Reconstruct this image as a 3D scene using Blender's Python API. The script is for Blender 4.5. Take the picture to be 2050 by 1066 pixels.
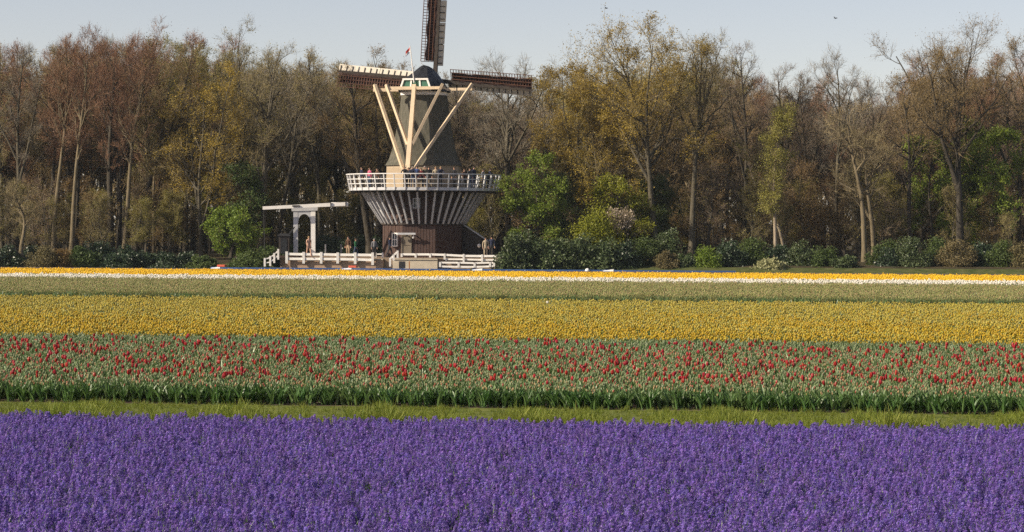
import bpy, bmesh, math, random
import numpy as np
from mathutils import Vector, Matrix, Euler

for o in list(bpy.data.objects):
    bpy.data.objects.remove(o, do_unlink=True)
SC = bpy.context.scene
COL = SC.collection
rad = math.radians

# ------------------------------------------------------------------ camera
CAM_H = 3.3
FPX = 5125.0                      # focal length in pixels of a 2050 wide picture
PITCH = math.atan(77.0 / FPX)
ROLL = 0.0054
cam_d = bpy.data.cameras.new('camera')
cam_d.lens = 90.0
cam_d.sensor_width = 36.0
cam_d.clip_start = 0.5
cam_d.clip_end = 6000.0
cam = bpy.data.objects.new('camera', cam_d)
COL.objects.link(cam)
_F = Vector((0, math.cos(PITCH), -math.sin(PITCH)))
_U0 = Vector((0, math.sin(PITCH), math.cos(PITCH)))
_X0 = Vector((1, 0, 0))
_R = _X0 * math.cos(ROLL) + _U0 * math.sin(ROLL)
_U = -_X0 * math.sin(ROLL) + _U0 * math.cos(ROLL)
mw = Matrix(((_R.x, _U.x, -_F.x, 0), (_R.y, _U.y, -_F.y, 0), (_R.z, _U.z, -_F.z, CAM_H), (0, 0, 0, 1)))
cam.matrix_world = mw
SC.camera = cam

# ------------------------------------------------------------------ world and sun
SUN_AZ = rad(160)                 # 90 = towards the camera, 180 = to the left
SUN_EL = rad(32)
to_sun = Vector((math.cos(SUN_AZ) * math.cos(SUN_EL), -math.sin(SUN_AZ) * math.cos(SUN_EL), math.sin(SUN_EL)))
world = bpy.data.worlds.new('World')
SC.world = world
world.use_nodes = True
wn, wl = world.node_tree.nodes, world.node_tree.links
wn.clear()
sky = wn.new('ShaderNodeTexSky')
sky.sky_type = 'NISHITA'
sky.sun_disc = False
sky.sun_elevation = SUN_EL
sky.sun_rotation = math.atan2(to_sun.x, to_sun.y)
sky.air_density = 0.65
sky.dust_density = 0.6
sky.ozone_density = 1.0
bg = wn.new('ShaderNodeBackground')
bg.inputs['Strength'].default_value = 0.10
wo = wn.new('ShaderNodeOutputWorld')
hsv = wn.new('ShaderNodeHueSaturation')
hsv.inputs['Saturation'].default_value = 0.90
wl.new(sky.outputs[0], hsv.inputs['Color'])
tint = wn.new('ShaderNodeMix'); tint.data_type = 'RGBA'; tint.blend_type = 'MULTIPLY'; tint.inputs['Factor'].default_value = 1.0
tint.inputs['B'].default_value = (1.13, 0.915, 0.79, 1)
wl.new(hsv.outputs[0], tint.inputs['A'])
wl.new(tint.outputs['Result'], bg.inputs['Color'])
wl.new(bg.outputs[0], wo.inputs['Surface'])

sun_d = bpy.data.lights.new('sun', 'SUN')
sun_d.energy = 4.5
sun_d.angle = rad(0.53)
sun_d.color = (1.0, 0.87, 0.68)
sun = bpy.data.objects.new('sun', sun_d)
COL.objects.link(sun)
sun.rotation_euler = to_sun.to_track_quat('Z', 'Y').to_euler()

SC.render.engine = 'CYCLES'
SC.view_settings.view_transform = 'Standard'
SC.view_settings.look = 'None'
SC.view_settings.exposure = 0.62
SC.view_settings.gamma = 1.0
SC.view_settings.use_curve_mapping = False
SC.cycles.max_bounces = 6
SC.cycles.diffuse_bounces = 3
SC.cycles.glossy_bounces = 2
SC.cycles.transmission_bounces = 4
SC.cycles.transparent_max_bounces = 4
SC.cycles.use_adaptive_sampling = True
SC.cycles.adaptive_threshold = 0.02
SC.cycles.use_denoising = False
SC.cycles.denoiser = 'OPENIMAGEDENOISE'
SC.cycles.denoising_input_passes = 'RGB_ALBEDO_NORMAL'
SC.cycles.denoising_prefilter = 'ACCURATE'

# ------------------------------------------------------------------ helpers
def W(px, py, Y):
    """point of the world on the plane y = Y that shows at a pixel of the 2050x1066 photograph"""
    d = _F + _R * ((px - 1025.0) / FPX) + _U * ((533.0 - py) / FPX)
    t = Y / d.y
    return Vector((0, 0, CAM_H)) + d * t

def XP(px, Y):
    return (px - 1025.0) / FPX * Y

ROW = -0.11
def RY(Y0, X):
    return Y0 + ROW * X

def tag(o, label=None, cat=None, group=None, kind=None):
    if label: o['label'] = label
    if cat: o['category'] = cat
    if group: o['group'] = group
    if kind: o['kind'] = kind
    return o

def empty(name, loc, rz=0.0):
    o = bpy.data.objects.new(name, None)
    o.empty_display_size = 0.3
    o.location = loc
    o.rotation_euler = (0, 0, rz)
    COL.objects.link(o)
    return o

def link(name, me, parent=None, loc=None, mats=None):
    o = bpy.data.objects.new(name, me)
    COL.objects.link(o)
    if parent is not None:
        o.parent = parent
    if loc is not None:
        o.location = loc
    return o

def np_mesh(name, verts, quads=None, tris=None, mats=(), qmat=None, tmat=None, smooth=False):
    verts = np.asarray(verts, dtype=np.float32).reshape(-1, 3)
    nq = 0 if quads is None else len(quads)
    nt = 0 if tris is None else len(tris)
    me = bpy.data.meshes.new(name)
    me.vertices.add(len(verts))
    me.vertices.foreach_set('co', verts.ravel())
    li = []
    if nq: li.append(np.asarray(quads, dtype=np.int32).ravel())
    if nt: li.append(np.asarray(tris, dtype=np.int32).ravel())
    li = np.concatenate(li) if li else np.zeros(0, np.int32)
    me.loops.add(len(li))
    me.loops.foreach_set('vertex_index', li)
    me.polygons.add(nq + nt)
    st = np.concatenate([np.arange(nq) * 4, nq * 4 + np.arange(nt) * 3]).astype(np.int32)
    me.polygons.foreach_set('loop_start', st)
    mi = np.concatenate([np.zeros(nq, np.int32) if qmat is None else np.asarray(qmat, np.int32),
                         np.zeros(nt, np.int32) if tmat is None else np.asarray(tmat, np.int32)])
    for m in mats:
        me.materials.append(m)
    me.polygons.foreach_set('material_index', mi)
    if smooth:
        me.polygons.foreach_set('use_smooth', np.ones(nq + nt, dtype=bool))
    me.update(calc_edges=True)
    return me

class MB:
    """collects simple solids into one mesh"""
    def __init__(self):
        self.v, self.f, self.m = [], [], []
    def add(self, verts, faces, mi=0):
        b = len(self.v)
        self.v += [tuple(p) for p in verts]
        self.f += [tuple(b + i for i in f) for f in faces]
        self.m += [mi] * len(faces)
        return self
    def box(self, c, s, rz=0.0, mi=0, M=None):
        hx, hy, hz = s[0] / 2, s[1] / 2, s[2] / 2
        c = Vector(c)
        R = M if M is not None else Matrix.Rotation(rz, 3, 'Z')
        vs = [c + R @ Vector((x, y, z)) for z in (-hz, hz) for x, y in ((-hx, -hy), (hx, -hy), (hx, hy), (-hx, hy))]
        return self.add(vs, [(3, 2, 1, 0), (4, 5, 6, 7), (0, 1, 5, 4), (1, 2, 6, 5), (2, 3, 7, 6), (3, 0, 4, 7)], mi)
    def bar(self, a, b, w, h=None, up=(0, 0, 1), mi=0, w2=None, h2=None):
        h = h or w
        w2 = w2 or w; h2 = h2 or h
        a, b = Vector(a), Vector(b)
        d = (b - a).normalized()
        s = d.cross(Vector(up))
        if s.length < 1e-4: s = d.cross(Vector((1, 0, 0)))
        s.normalize()
        u = s.cross(d)
        vs = []
        for p, ww, hh in ((a, w, h), (b, w2, h2)):
            for i, j in ((-1, -1), (1, -1), (1, 1), (-1, 1)):
                vs.append(p + s * (i * ww / 2) + u * (j * hh / 2))
        return self.add(vs, [(3, 2, 1, 0), (4, 5, 6, 7), (0, 1, 5, 4), (1, 2, 6, 5), (2, 3, 7, 6), (3, 0, 4, 7)], mi)
    def tube(self, pts, radii, n=8, mi=0, cap=True):
        pts = [Vector(p) for p in pts]
        b = len(self.v)
        for k, p in enumerate(pts):
            d = (pts[min(k + 1, len(pts) - 1)] - pts[max(k - 1, 0)]).normalized()
            s = d.cross(Vector((0, 0, 1)))
            if s.length < 1e-3: s = d.cross(Vector((1, 0, 0)))
            s.normalize(); u = s.cross(d)
            r = radii[k] if hasattr(radii, '__len__') else radii
            for i in range(n):
                a = 2 * math.pi * i / n
                self.v.append(tuple(p + s * (r * math.cos(a)) + u * (r * math.sin(a))))
        for k in range(len(pts) - 1):
            for i in range(n):
                j = (i + 1) % n
                self.f.append((b + k * n + i, b + k * n + j, b + (k + 1) * n + j, b + (k + 1) * n + i)); self.m.append(mi)
        if cap:
            self.f.append(tuple(b + i for i in reversed(range(n)))); self.m.append(mi)
            e = b + (len(pts) - 1) * n
            self.f.append(tuple(e + i for i in range(n))); self.m.append(mi)
        return self
    def loft(self, rings, mi=0, closed=True, cap0=True, cap1=True):
        b = len(self.v); n = len(rings[0])
        for r in rings: self.v += [tuple(p) for p in r]
        for k in range(len(rings) - 1):
            for i in range(n if closed else n - 1):
                j = (i + 1) % n
                self.f.append((b + k * n + i, b + k * n + j, b + (k + 1) * n + j, b + (k + 1) * n + i)); self.m.append(mi)
        if cap0: self.f.append(tuple(b + i for i in reversed(range(n)))); self.m.append(mi)
        if cap1:
            e = b + (len(rings) - 1) * n
            self.f.append(tuple(e + i for i in range(n))); self.m.append(mi)
        return self
    def mesh(self, name, mats, smooth=False):
        me = bpy.data.meshes.new(name)
        me.from_pydata(self.v, [], self.f)
        for m in mats: me.materials.append(m)
        me.polygons.foreach_set('material_index', np.array(self.m, np.int32))
        if smooth: me.polygons.foreach_set('use_smooth', np.ones(len(self.f), dtype=bool))
        me.update()
        return me
    def build(self, name, mats, parent=None, loc=None, smooth=False):
        if not isinstance(mats, (list, tuple)): mats = [mats]
        return link(name, self.mesh(name, mats, smooth), parent, loc)

# ------------------------------------------------------------------ materials
def material(name, c1, c2=None, rough=0.7, scale=3.0, detail=4.0, spec=0.3, trans=0.0, island=0.0, bump=0.0, obj=0.0,
             stretch=None, tcol=None):
    """base colour varies between c1 and c2 with noise; island / obj: amount of value variation per island / per object"""
    m = bpy.data.materials.new(name)
    m.use_nodes = True
    nt = m.node_tree; N, L = nt.nodes, nt.links
    N.clear()
    out = N.new('ShaderNodeOutputMaterial')
    p = N.new('ShaderNodeBsdfPrincipled')
    p.inputs['Roughness'].default_value = rough
    p.inputs['Specular IOR Level'].default_value = spec
    col = None
    if c2 is not None:
        tc = N.new('ShaderNodeTexCoord')
        mp = N.new('ShaderNodeMapping')
        if stretch: mp.inputs['Scale'].default_value = stretch
        L.new(tc.outputs['Object'], mp.inputs['Vector'])
        nz = N.new('ShaderNodeTexNoise')
        nz.inputs['Scale'].default_value = scale
        nz.inputs['Detail'].default_value = detail
        L.new(mp.outputs[0], nz.inputs['Vector'])
        fac = nz.outputs['Fac']
        rp = N.new('ShaderNodeMapRange')
        rp.inputs['From Min'].default_value = 0.32; rp.inputs['From Max'].default_value = 0.68
        L.new(fac, rp.inputs['Value'])
        fo = rp.outputs[0]
        if island > 0:
            gi = N.new('ShaderNodeNewGeometry')
            mxf = N.new('ShaderNodeMath'); mxf.operation = 'MULTIPLY_ADD'
            mxf.inputs[1].default_value = island
            ad = N.new('ShaderNodeMath'); ad.operation = 'MULTIPLY'; ad.inputs[1].default_value = 1 - island
            L.new(fo, ad.inputs[0])
            L.new(gi.outputs['Random Per Island'], mxf.inputs[0])
            L.new(ad.outputs[0], mxf.inputs[2])
            fo = mxf.outputs[0]
        mx = N.new('ShaderNodeMix'); mx.data_type = 'RGBA'
        mx.inputs['A'].default_value = (*c1, 1); mx.inputs['B'].default_value = (*c2, 1)
        L.new(fo, mx.inputs['Factor'])
        col = mx.outputs['Result']
        if obj > 0:
            oi = N.new('ShaderNodeObjectInfo')
            h = N.new('ShaderNodeHueSaturation')
            mr = N.new('ShaderNodeMapRange')
            mr.inputs['To Min'].default_value = 1 - obj; mr.inputs['To Max'].default_value = 1 + obj
            L.new(oi.outputs['Random'], mr.inputs['Value'])
            L.new(mr.outputs[0], h.inputs['Value'])
            mr2 = N.new('ShaderNodeMapRange')
            mr2.inputs['To Min'].default_value = 0.5 - obj * 0.05; mr2.inputs['To Max'].default_value = 0.5 + obj * 0.05
            ml = N.new('ShaderNodeMath'); ml.operation = 'FRACT'
            m7 = N.new('ShaderNodeMath'); m7.operation = 'MULTIPLY'; m7.inputs[1].default_value = 7.31
            L.new(oi.outputs['Random'], m7.inputs[0]); L.new(m7.outputs[0], ml.inputs[0]); L.new(ml.outputs[0], mr2.inputs['Value'])
            L.new(mr2.outputs[0], h.inputs['Hue'])
            L.new(col, h.inputs['Color'])
            col = h.outputs[0]
        L.new(col, p.inputs['Base Color'])
        if bump > 0:
            bp = N.new('ShaderNodeBump'); bp.inputs['Strength'].default_value = bump; bp.inputs['Distance'].default_value = 0.05
            L.new(nz.outputs['Fac'], bp.inputs['Height'])
            L.new(bp.outputs[0], p.inputs['Normal'])
    else:
        p.inputs['Base Color'].default_value = (*c1, 1)
    if trans > 0:
        t = N.new('ShaderNodeBsdfTranslucent')
        if tcol is not None: t.inputs['Color'].default_value = (*tcol, 1)
        elif col is not None: L.new(col, t.inputs['Color'])
        else: t.inputs['Color'].default_value = (*c1, 1)
        ms = N.new('ShaderNodeMixShader'); ms.inputs[0].default_value = trans
        L.new(p.outputs[0], ms.inputs[1]); L.new(t.outputs[0], ms.inputs[2])
        L.new(ms.outputs[0], out.inputs['Surface'])
    else:
        L.new(p.outputs[0], out.inputs['Surface'])
    return m

def brick_material(name, c1, c2, mortar, scale=4.0):
    m = material(name, c1, c2, rough=0.85, scale=2.0)
    N, L = m.node_tree.nodes, m.node_tree.links
    p = [n for n in N if n.type == 'BSDF_PRINCIPLED'][0]
    b = N.new('ShaderNodeTexBrick')
    b.inputs['Color1'].default_value = (*c1, 1); b.inputs['Color2'].default_value = (*c2, 1); b.inputs['Mortar'].default_value = (*mortar, 1)
    b.inputs['Scale'].default_value = scale
    b.inputs['Mortar Size'].default_value = 0.012
    tc = N.new('ShaderNodeTexCoord')
    sx = N.new('ShaderNodeSeparateXYZ'); cb = N.new('ShaderNodeCombineXYZ')
    L.new(tc.outputs['Object'], sx.inputs[0])
    ad = N.new('ShaderNodeMath'); ad.operation = 'ADD'
    L.new(sx.outputs[0], ad.inputs[0]); L.new(sx.outputs[1], ad.inputs[1])
    L.new(ad.outputs[0], cb.inputs[0]); L.new(sx.outputs[2], cb.inputs[1])
    L.new(cb.outputs[0], b.inputs['Vector'])
    L.new(b.outputs['Color'], p.inputs['Base Color'])
    return m

M = {}
M['soil'] = material('soil', (0.075, 0.055, 0.045), (0.15, 0.115, 0.095), rough=0.95, scale=1.2, detail=8, bump=0.6, spec=0.1)
M['forest_floor'] = material('forest_floor', (0.035, 0.030, 0.018), (0.075, 0.060, 0.035), rough=0.95, scale=0.6, detail=8, bump=0.5, spec=0.1)
M['path_grass'] = material('path_grass', (0.065, 0.095, 0.018), (0.16, 0.175, 0.05), rough=0.9, scale=2.5, detail=8, bump=0.5, spec=0.1)
M['bank_grass'] = material('bank_grass', (0.045, 0.065, 0.018), (0.10, 0.105, 0.04), rough=0.9, scale=1.5, detail=8, bump=0.5, spec=0.1)
M['paving'] = material('paving', (0.20, 0.15, 0.11), (0.30, 0.23, 0.17), rough=0.9, scale=2.0, detail=6)
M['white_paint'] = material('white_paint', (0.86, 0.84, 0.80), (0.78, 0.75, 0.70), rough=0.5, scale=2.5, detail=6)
M['rail_paint'] = material('rail_paint', (0.66, 0.66, 0.66), (0.54, 0.54, 0.54), rough=0.55, scale=2.0, detail=6)
M['grey_white'] = material('grey_white', (0.54, 0.55, 0.58), (0.44, 0.45, 0.47), rough=0.55, scale=2.0, detail=6)  # struts and bridge portal: shade on pale timber put into the colour
M['cream_wood'] = material('cream_wood', (0.66, 0.53, 0.37), (0.54, 0.43, 0.30), rough=0.6, scale=1.5, detail=6)
M['brown_wood'] = material('brown_wood', (0.050, 0.031, 0.026), (0.08, 0.050, 0.040), rough=0.75, scale=2.0, detail=6, stretch=(5, 5, 0.6), obj=0.15)
M['dark_wood'] = material('dark_wood', (0.035, 0.028, 0.025), (0.06, 0.048, 0.04), rough=0.7, scale=3.0)
M['sail_wood'] = material('sail_wood', (0.13, 0.058, 0.036), (0.085, 0.042, 0.030), rough=0.7, scale=3.0)
M['sail_board'] = material('sail_board', (0.66, 0.62, 0.53), (0.56, 0.52, 0.44), rough=0.6, scale=2.5, detail=6)
M['sail_cloth'] = material('sail_cloth', (0.034, 0.018, 0.016), (0.05, 0.026, 0.022), rough=0.9, scale=3.0)
M['tar'] = material('tar', (0.010, 0.012, 0.016), (0.018, 0.020, 0.025), rough=0.6, scale=2.0, spec=0.4)
M['thatch'] = material('thatch', (0.075, 0.074, 0.058), (0.130, 0.122, 0.098), rough=0.95, scale=6.0, detail=10, stretch=(1, 1, 0.25), bump=0.3, spec=0.1)
M['stone'] = brick_material('stone', (0.42, 0.34, 0.24), (0.36, 0.28, 0.19), (0.30, 0.25, 0.19), 3.0)
M['quay_brick'] = brick_material('quay_brick', (0.34, 0.22, 0.15), (0.42, 0.29, 0.20), (0.38, 0.31, 0.24), 3.0)
M['pale_board'] = material('pale_board', (0.46, 0.40, 0.31), (0.55, 0.48, 0.37), rough=0.8, scale=2.0)
M['rust_panel'] = material('rust_panel', (0.45, 0.20, 0.07), (0.33, 0.15, 0.06), rough=0.8, scale=4.0)
M['green_paint'] = material('green_paint', (0.055, 0.16, 0.11), (0.04, 0.12, 0.085), rough=0.5, scale=3)
M['glass'] = material('glass', (0.05, 0.065, 0.08), rough=0.08, spec=0.6)
M['iron'] = material('iron', (0.03, 0.03, 0.035), (0.05, 0.05, 0.05), rough=0.5, scale=8)
M['red_cloth'] = material('red_cloth', (0.45, 0.04, 0.035), (0.5, 0.06, 0.05), rough=0.9, scale=4)
M['white_cloth'] = material('white_cloth', (0.75, 0.74, 0.72), (0.7, 0.69, 0.68), rough=0.9, scale=4)
M['blue_cloth'] = material('blue_cloth', (0.03, 0.06, 0.25), (0.04, 0.07, 0.3), rough=0.9, scale=4)
M['boat_blue'] = material('boat_blue', (0.035, 0.085, 0.24), (0.05, 0.11, 0.28), rough=0.35, scale=2)
M['boat_white'] = material('boat_white', (0.72, 0.74, 0.76), (0.65, 0.68, 0.70), rough=0.3, scale=2)
M['boat_red'] = material('boat_red', (0.55, 0.10, 0.05), (0.45, 0.08, 0.05), rough=0.6, scale=4)
M['fender'] = material('fender', (0.8, 0.8, 0.78), (0.7, 0.7, 0.68), rough=0.5, scale=4)
M['skin'] = material('skin', (0.52, 0.32, 0.23), (0.46, 0.27, 0.19), rough=0.6, scale=8)
M['bird_dark'] = material('bird_dark', (0.05, 0.05, 0.055), (0.08, 0.08, 0.08), rough=0.8, scale=8)
CL = {'navy': (0.022, 0.028, 0.060), 'black': (0.016, 0.016, 0.02), 'pink': (0.50, 0.12, 0.20), 'brown': (0.10, 0.055, 0.035),
      'darkred': (0.16, 0.025, 0.03), 'olive': (0.16, 0.15, 0.11), 'beige': (0.50, 0.42, 0.30), 'green': (0.03, 0.15, 0.07),
      'grey': (0.22, 0.22, 0.24), 'blue': (0.05, 0.085, 0.22), 'peach': (0.58, 0.36, 0.26), 'charcoal': (0.05, 0.05, 0.055),
      'jean': (0.06, 0.085, 0.15), 'white': (0.7, 0.69, 0.66), 'tan': (0.36, 0.26, 0.17)}
CM = {k: material('cloth_' + k, v, tuple(x * 0.75 for x in v), rough=0.9, scale=5) for k, v in CL.items()}
HAIR = {'dark': material('hair_dark', (0.025, 0.017, 0.012), (0.04, 0.026, 0.018), rough=0.6, scale=20),
        'brown': material('hair_brown', (0.10, 0.055, 0.03), (0.07, 0.04, 0.022), rough=0.6, scale=20),
        'blond': material('hair_blond', (0.36, 0.24, 0.12), (0.28, 0.18, 0.09), rough=0.6, scale=20),
        'grey': material('hair_grey', (0.32, 0.31, 0.30), (0.25, 0.25, 0.25), rough=0.6, scale=20)}

# water
def water_material():
    m = bpy.data.materials.new('canal_water')
    m.use_nodes = True
    N, L = m.node_tree.nodes, m.node_tree.links
    p = [n for n in N if n.type == 'BSDF_PRINCIPLED'][0]
    p.inputs['Base Color'].default_value = (0.02, 0.03, 0.035, 1)
    p.inputs['Roughness'].default_value = 0.12
    nz = N.new('ShaderNodeTexNoise'); nz.inputs['Scale'].default_value = 2.5; nz.inputs['Detail'].default_value = 4
    bp = N.new('ShaderNodeBump'); bp.inputs['Strength'].default_value = 0.25; bp.inputs['Distance'].default_value = 0.05
    tc = N.new('ShaderNodeTexCoord')
    L.new(tc.outputs['Object'], nz.inputs['Vector']); L.new(nz.outputs['Fac'], bp.inputs['Height']); L.new(bp.outputs[0], p.inputs['Normal'])
    return m
M['water'] = water_material()

# plants
M['tulip_leaf'] = material('tulip_leaf', (0.088, 0.165, 0.050), (0.18, 0.26, 0.10), rough=0.42, spec=0.5, scale=4, island=0.6, trans=0.22, obj=0.2)
M['tulip_dark_leaf'] = material('tulip_dark_leaf', (0.06, 0.14, 0.035), (0.135, 0.225, 0.07), rough=0.42, spec=0.5, scale=4, island=0.6, trans=0.35, obj=0.2)
M['dry_leaf'] = material('dry_leaf', (0.16, 0.175, 0.055), (0.25, 0.24, 0.09), rough=0.6, scale=4, island=0.6, trans=0.25, obj=0.2)
M['bud_green'] = material('bud_green', (0.172, 0.232, 0.103), (0.310, 0.327, 0.189), rough=0.5, scale=6, island=0.5, trans=0.2, obj=0.2)
M['bud_peach'] = material('bud_peach', (0.378, 0.241, 0.120), (0.396, 0.327, 0.163), rough=0.5, scale=6, island=0.5, trans=0.2, obj=0.2)
M['petal_red'] = material('petal_red', (0.30, 0.014, 0.018), (0.50, 0.040, 0.032), rough=0.45, scale=6, island=0.5, trans=0.3, obj=0.2)
M['petal_rose'] = material('petal_rose', (0.38, 0.075, 0.06), (0.44, 0.19, 0.12), rough=0.5, scale=6, island=0.5, trans=0.25, obj=0.2)
M['petal_yellow'] = material('petal_yellow', (0.80, 0.50, 0.012), (0.84, 0.60, 0.03), rough=0.5, scale=6, island=0.5, trans=0.3, obj=0.12)
M['petal_gold'] = material('petal_gold', (0.47, 0.31, 0.016), (0.56, 0.41, 0.035), rough=0.5, scale=6, island=0.5, trans=0.3, obj=0.15)
M['petal_ochre'] = material('petal_ochre', (0.40, 0.33, 0.045), (0.48, 0.41, 0.09), rough=0.5, scale=6, island=0.5, trans=0.25, obj=0.2)
M['petal_white'] = material('petal_white', (0.80, 0.76, 0.66), (0.84, 0.82, 0.74), rough=0.5, scale=6, island=0.5, trans=0.25, obj=0.05)
M['petal_violet'] = material('petal_violet', (0.034, 0.015, 0.20), (0.29, 0.172, 0.62), rough=0.42, spec=0.5, scale=9, island=0.85, trans=0.18, obj=0.28)
M['grass_blade'] = material('grass_blade', (0.10, 0.155, 0.013), (0.30, 0.315, 0.06), rough=0.6, scale=2, island=0.7, trans=0.35, obj=0.2)

LEAF = {}
def leafmat(k, a, b, tr=0.35, rough=0.55, spec=0.3):
    LEAF[k] = material('leaf_' + k, a, b, rough=rough, spec=spec, scale=0.35, detail=3, island=0.55, trans=tr, obj=0.12)
leafmat('ochre', (0.24, 0.175, 0.022), (0.40, 0.30, 0.050))
leafmat('olive', (0.17, 0.165, 0.035), (0.29, 0.25, 0.060))
leafmat('fresh', (0.12, 0.185, 0.022), (0.25, 0.32, 0.045))
leafmat('lime', (0.17, 0.20, 0.018), (0.32, 0.33, 0.030))
leafmat('mid', (0.055, 0.095, 0.025), (0.125, 0.165, 0.048))
leafmat('laurel', (0.045, 0.080, 0.030), (0.125, 0.155, 0.062), tr=0.2, rough=0.45, spec=0.4)
leafmat('rhodo', (0.022, 0.045, 0.022), (0.060, 0.090, 0.042), tr=0.12, rough=0.4, spec=0.5)
leafmat('brown', (0.19, 0.125, 0.045), (0.29, 0.20, 0.075))
leafmat('rust', (0.221, 0.130, 0.085), (0.150, 0.085, 0.055), tr=0.1)
leafmat('birch', (0.27, 0.27, 0.06), (0.40, 0.38, 0.09))
leafmat('pale', (0.26, 0.27, 0.13), (0.36, 0.35, 0.18), tr=0.2)
leafmat('blossom', (0.56, 0.46, 0.36), (0.66, 0.57, 0.46), tr=0.25)
leafmat('drybush', (0.14, 0.125, 0.05), (0.19, 0.15, 0.07), tr=0.2)
TWIG = {}
def twigmat(k, a, b):
    TWIG[k] = material('twig_' + k, a, b, rough=0.85, spec=0.15, scale=0.4, detail=3, island=0.5, obj=0.12)
twigmat('red', (0.195, 0.108, 0.066), (0.275, 0.160, 0.100))
twigmat('grey', (0.17, 0.150, 0.115), (0.26, 0.23, 0.18))
twigmat('brown', (0.17, 0.125, 0.070), (0.25, 0.19, 0.11))
twigmat('tan', (0.20, 0.165, 0.085), (0.29, 0.24, 0.135))
twigmat('plum', (0.16, 0.120, 0.085), (0.23, 0.175, 0.125))
BARK = {}
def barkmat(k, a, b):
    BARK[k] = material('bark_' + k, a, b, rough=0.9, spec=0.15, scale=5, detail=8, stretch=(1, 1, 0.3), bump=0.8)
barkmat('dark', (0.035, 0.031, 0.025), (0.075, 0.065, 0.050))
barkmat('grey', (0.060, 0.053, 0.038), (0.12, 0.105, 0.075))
barkmat('lit', (0.11, 0.09, 0.055), (0.19, 0.155, 0.10))  # pale bark; on several trees it puts sunlight on the trunk into the colour
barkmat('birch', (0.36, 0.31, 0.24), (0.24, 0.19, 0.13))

# ------------------------------------------------------------------ setting: ground, canal, terrace
def sheet(name, pts, z, mat, kind='structure'):
    m = MB()
    m.add([(x, y, (zz if zz is not None else z)) for x, y, zz in pts], [tuple(range(len(pts)))])
    o = m.build(name, mat)
    o['kind'] = kind
    return o
FAR_EDGE, CANAL_FAR = 196.0, 205.0
XW = 1500.0
def strip(name, rows, mat, xs=(-260, -60, 0, 60, 260)):
    """a ground strip lofted from rows (Y0, z) following the slant of the flower rows"""
    V, F = [], []
    for (y0, z) in rows:
        for x in xs: V.append((x, RY(y0, max(-260, min(260, x))), z))
    n = len(xs)
    for r in range(len(rows) - 1):
        for i in range(n - 1):
            a = r * n + i
            F.append((a, a + 1, a + n + 1, a + n))
    m = MB(); m.add(V, F)
    o = m.build(name, mat); o['kind'] = 'structure'
    return o
XS = (-2500, -260, -60, 0, 60, 260, 2500)
strip('field_ground', [(-400, 0), (20, 0), (100, 0), (FAR_EDGE, 0.0), (FAR_EDGE + 0.5, -0.1), (FAR_EDGE + 1.6, -1.1), (FAR_EDGE + 2.0, -1.5)], M['soil'], XS)
strip('canal_water', [(FAR_EDGE + 0.9, -0.98), (CANAL_FAR + 1.2, -0.98)], M['water'], XS)
strip('woodland_floor', [(CANAL_FAR - 0.4, -1.5), (CANAL_FAR - 0.1, -1.0), (CANAL_FAR + 0.6, -0.25), (CANAL_FAR + 4, 0.3), (CANAL_FAR + 16, 0.7), (320, 0.8), (900, 0.8), (5000, 0.8)], M['forest_floor'], XS)
strip('canal_bank', [(CANAL_FAR - 0.25, -1.1), (CANAL_FAR + 0.5, -0.2), (CANAL_FAR + 2.4, 0.2)], M['bank_grass'], XS)

# ------------------------------------------------------------------ windmill
MY = 213.0
MX = XP(848, MY)
MC = Vector((MX, MY, 0))
OCT = [rad(27 + 45 * k) for k in range(8)]        # 90 = towards the camera
def ring(R, z, angs=OCT, cx=0.0, cy=0.0):
    return [Vector((cx + R * math.cos(a), cy - R * math.sin(a), z)) for a in reversed(angs)]
mill = empty('windmill', (MX, MY, 0.9))
tag(mill, 'tall octagonal windmill with thatched tower, black cap and four sails', 'windmill')
Z0 = 0.9
def ml(z): return z - Z0
# lower body with vertical boards
mb = MB().loft([ring(3.50, ml(0.6)), ring(3.50, ml(3.5)), ring(3.30, ml(6.3))], cap0=False, cap1=False)
base = mb.build('lower_body', M['brown_wood'], mill)
bd = MB()
for k in range(8):
    a0, a1 = OCT[k], OCT[(k + 1) % 8] + (2 * math.pi if k == 7 else 0)
    for j in range(11):
        t0 = (j + 0.07) / 11; t1 = (j + 0.93) / 11
        pr = 0.025 if j % 2 else 0.04
        def pt(t, R, z):
            p = Vector((R * math.cos(a0), -R * math.sin(a0), z)).lerp(Vector((R * math.cos(a1), -R * math.sin(a1), z)), t)
            return p
        nrm = Vector((math.cos((a0 + a1) / 2), -math.sin((a0 + a1) / 2), 0)) * pr
        lo = [pt(t0, 3.5, ml(0.62)), pt(t1, 3.5, ml(0.62)), pt(t1, 3.5, ml(3.5)), pt(t0, 3.5, ml(3.5))]
        fr = [p + nrm for p in lo]
        bd.add(lo + fr, [(4, 7, 6, 5), (4, 5, 6, 7), (0, 1, 5, 4), (1, 2, 6, 5), (2, 3, 7, 6), (3, 0, 4, 7)][1:])
sid = bd.build('siding', M['brown_wood'], base); sid['kind'] = 'stuff'
MB().loft([ring(3.66, ml(3.48)), ring(3.66, ml(3.62)), ring(3.40, ml(3.66))], cap0=True, cap1=False).build('sill_beam', M['dark_wood'], mill)
# upper brick base and thatched tower
MB().loft([ring(3.27, ml(6.3)), ring(3.22, ml(8.5))], cap0=False, cap1=False).build('stone_base', M['stone'], mill)
prof = [(8.38, 3.36), (8.42, 3.33), (8.9, 3.05), (9.6, 2.79), (10.6, 2.54), (11.8, 2.32), (13.0, 2.14), (14.3, 1.98)]
MB().loft([ring(R, ml(z)) for z, R in prof], cap0=True, cap1=False).build('thatched_tower', M['thatch'], mill)
MB().loft([ring(2.06, ml(14.22)), ring(2.06, ml(14.50)), ring(1.9, ml(14.52))], cap0=True, cap1=False).build('white_band', M['white_paint'], mill)
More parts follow.
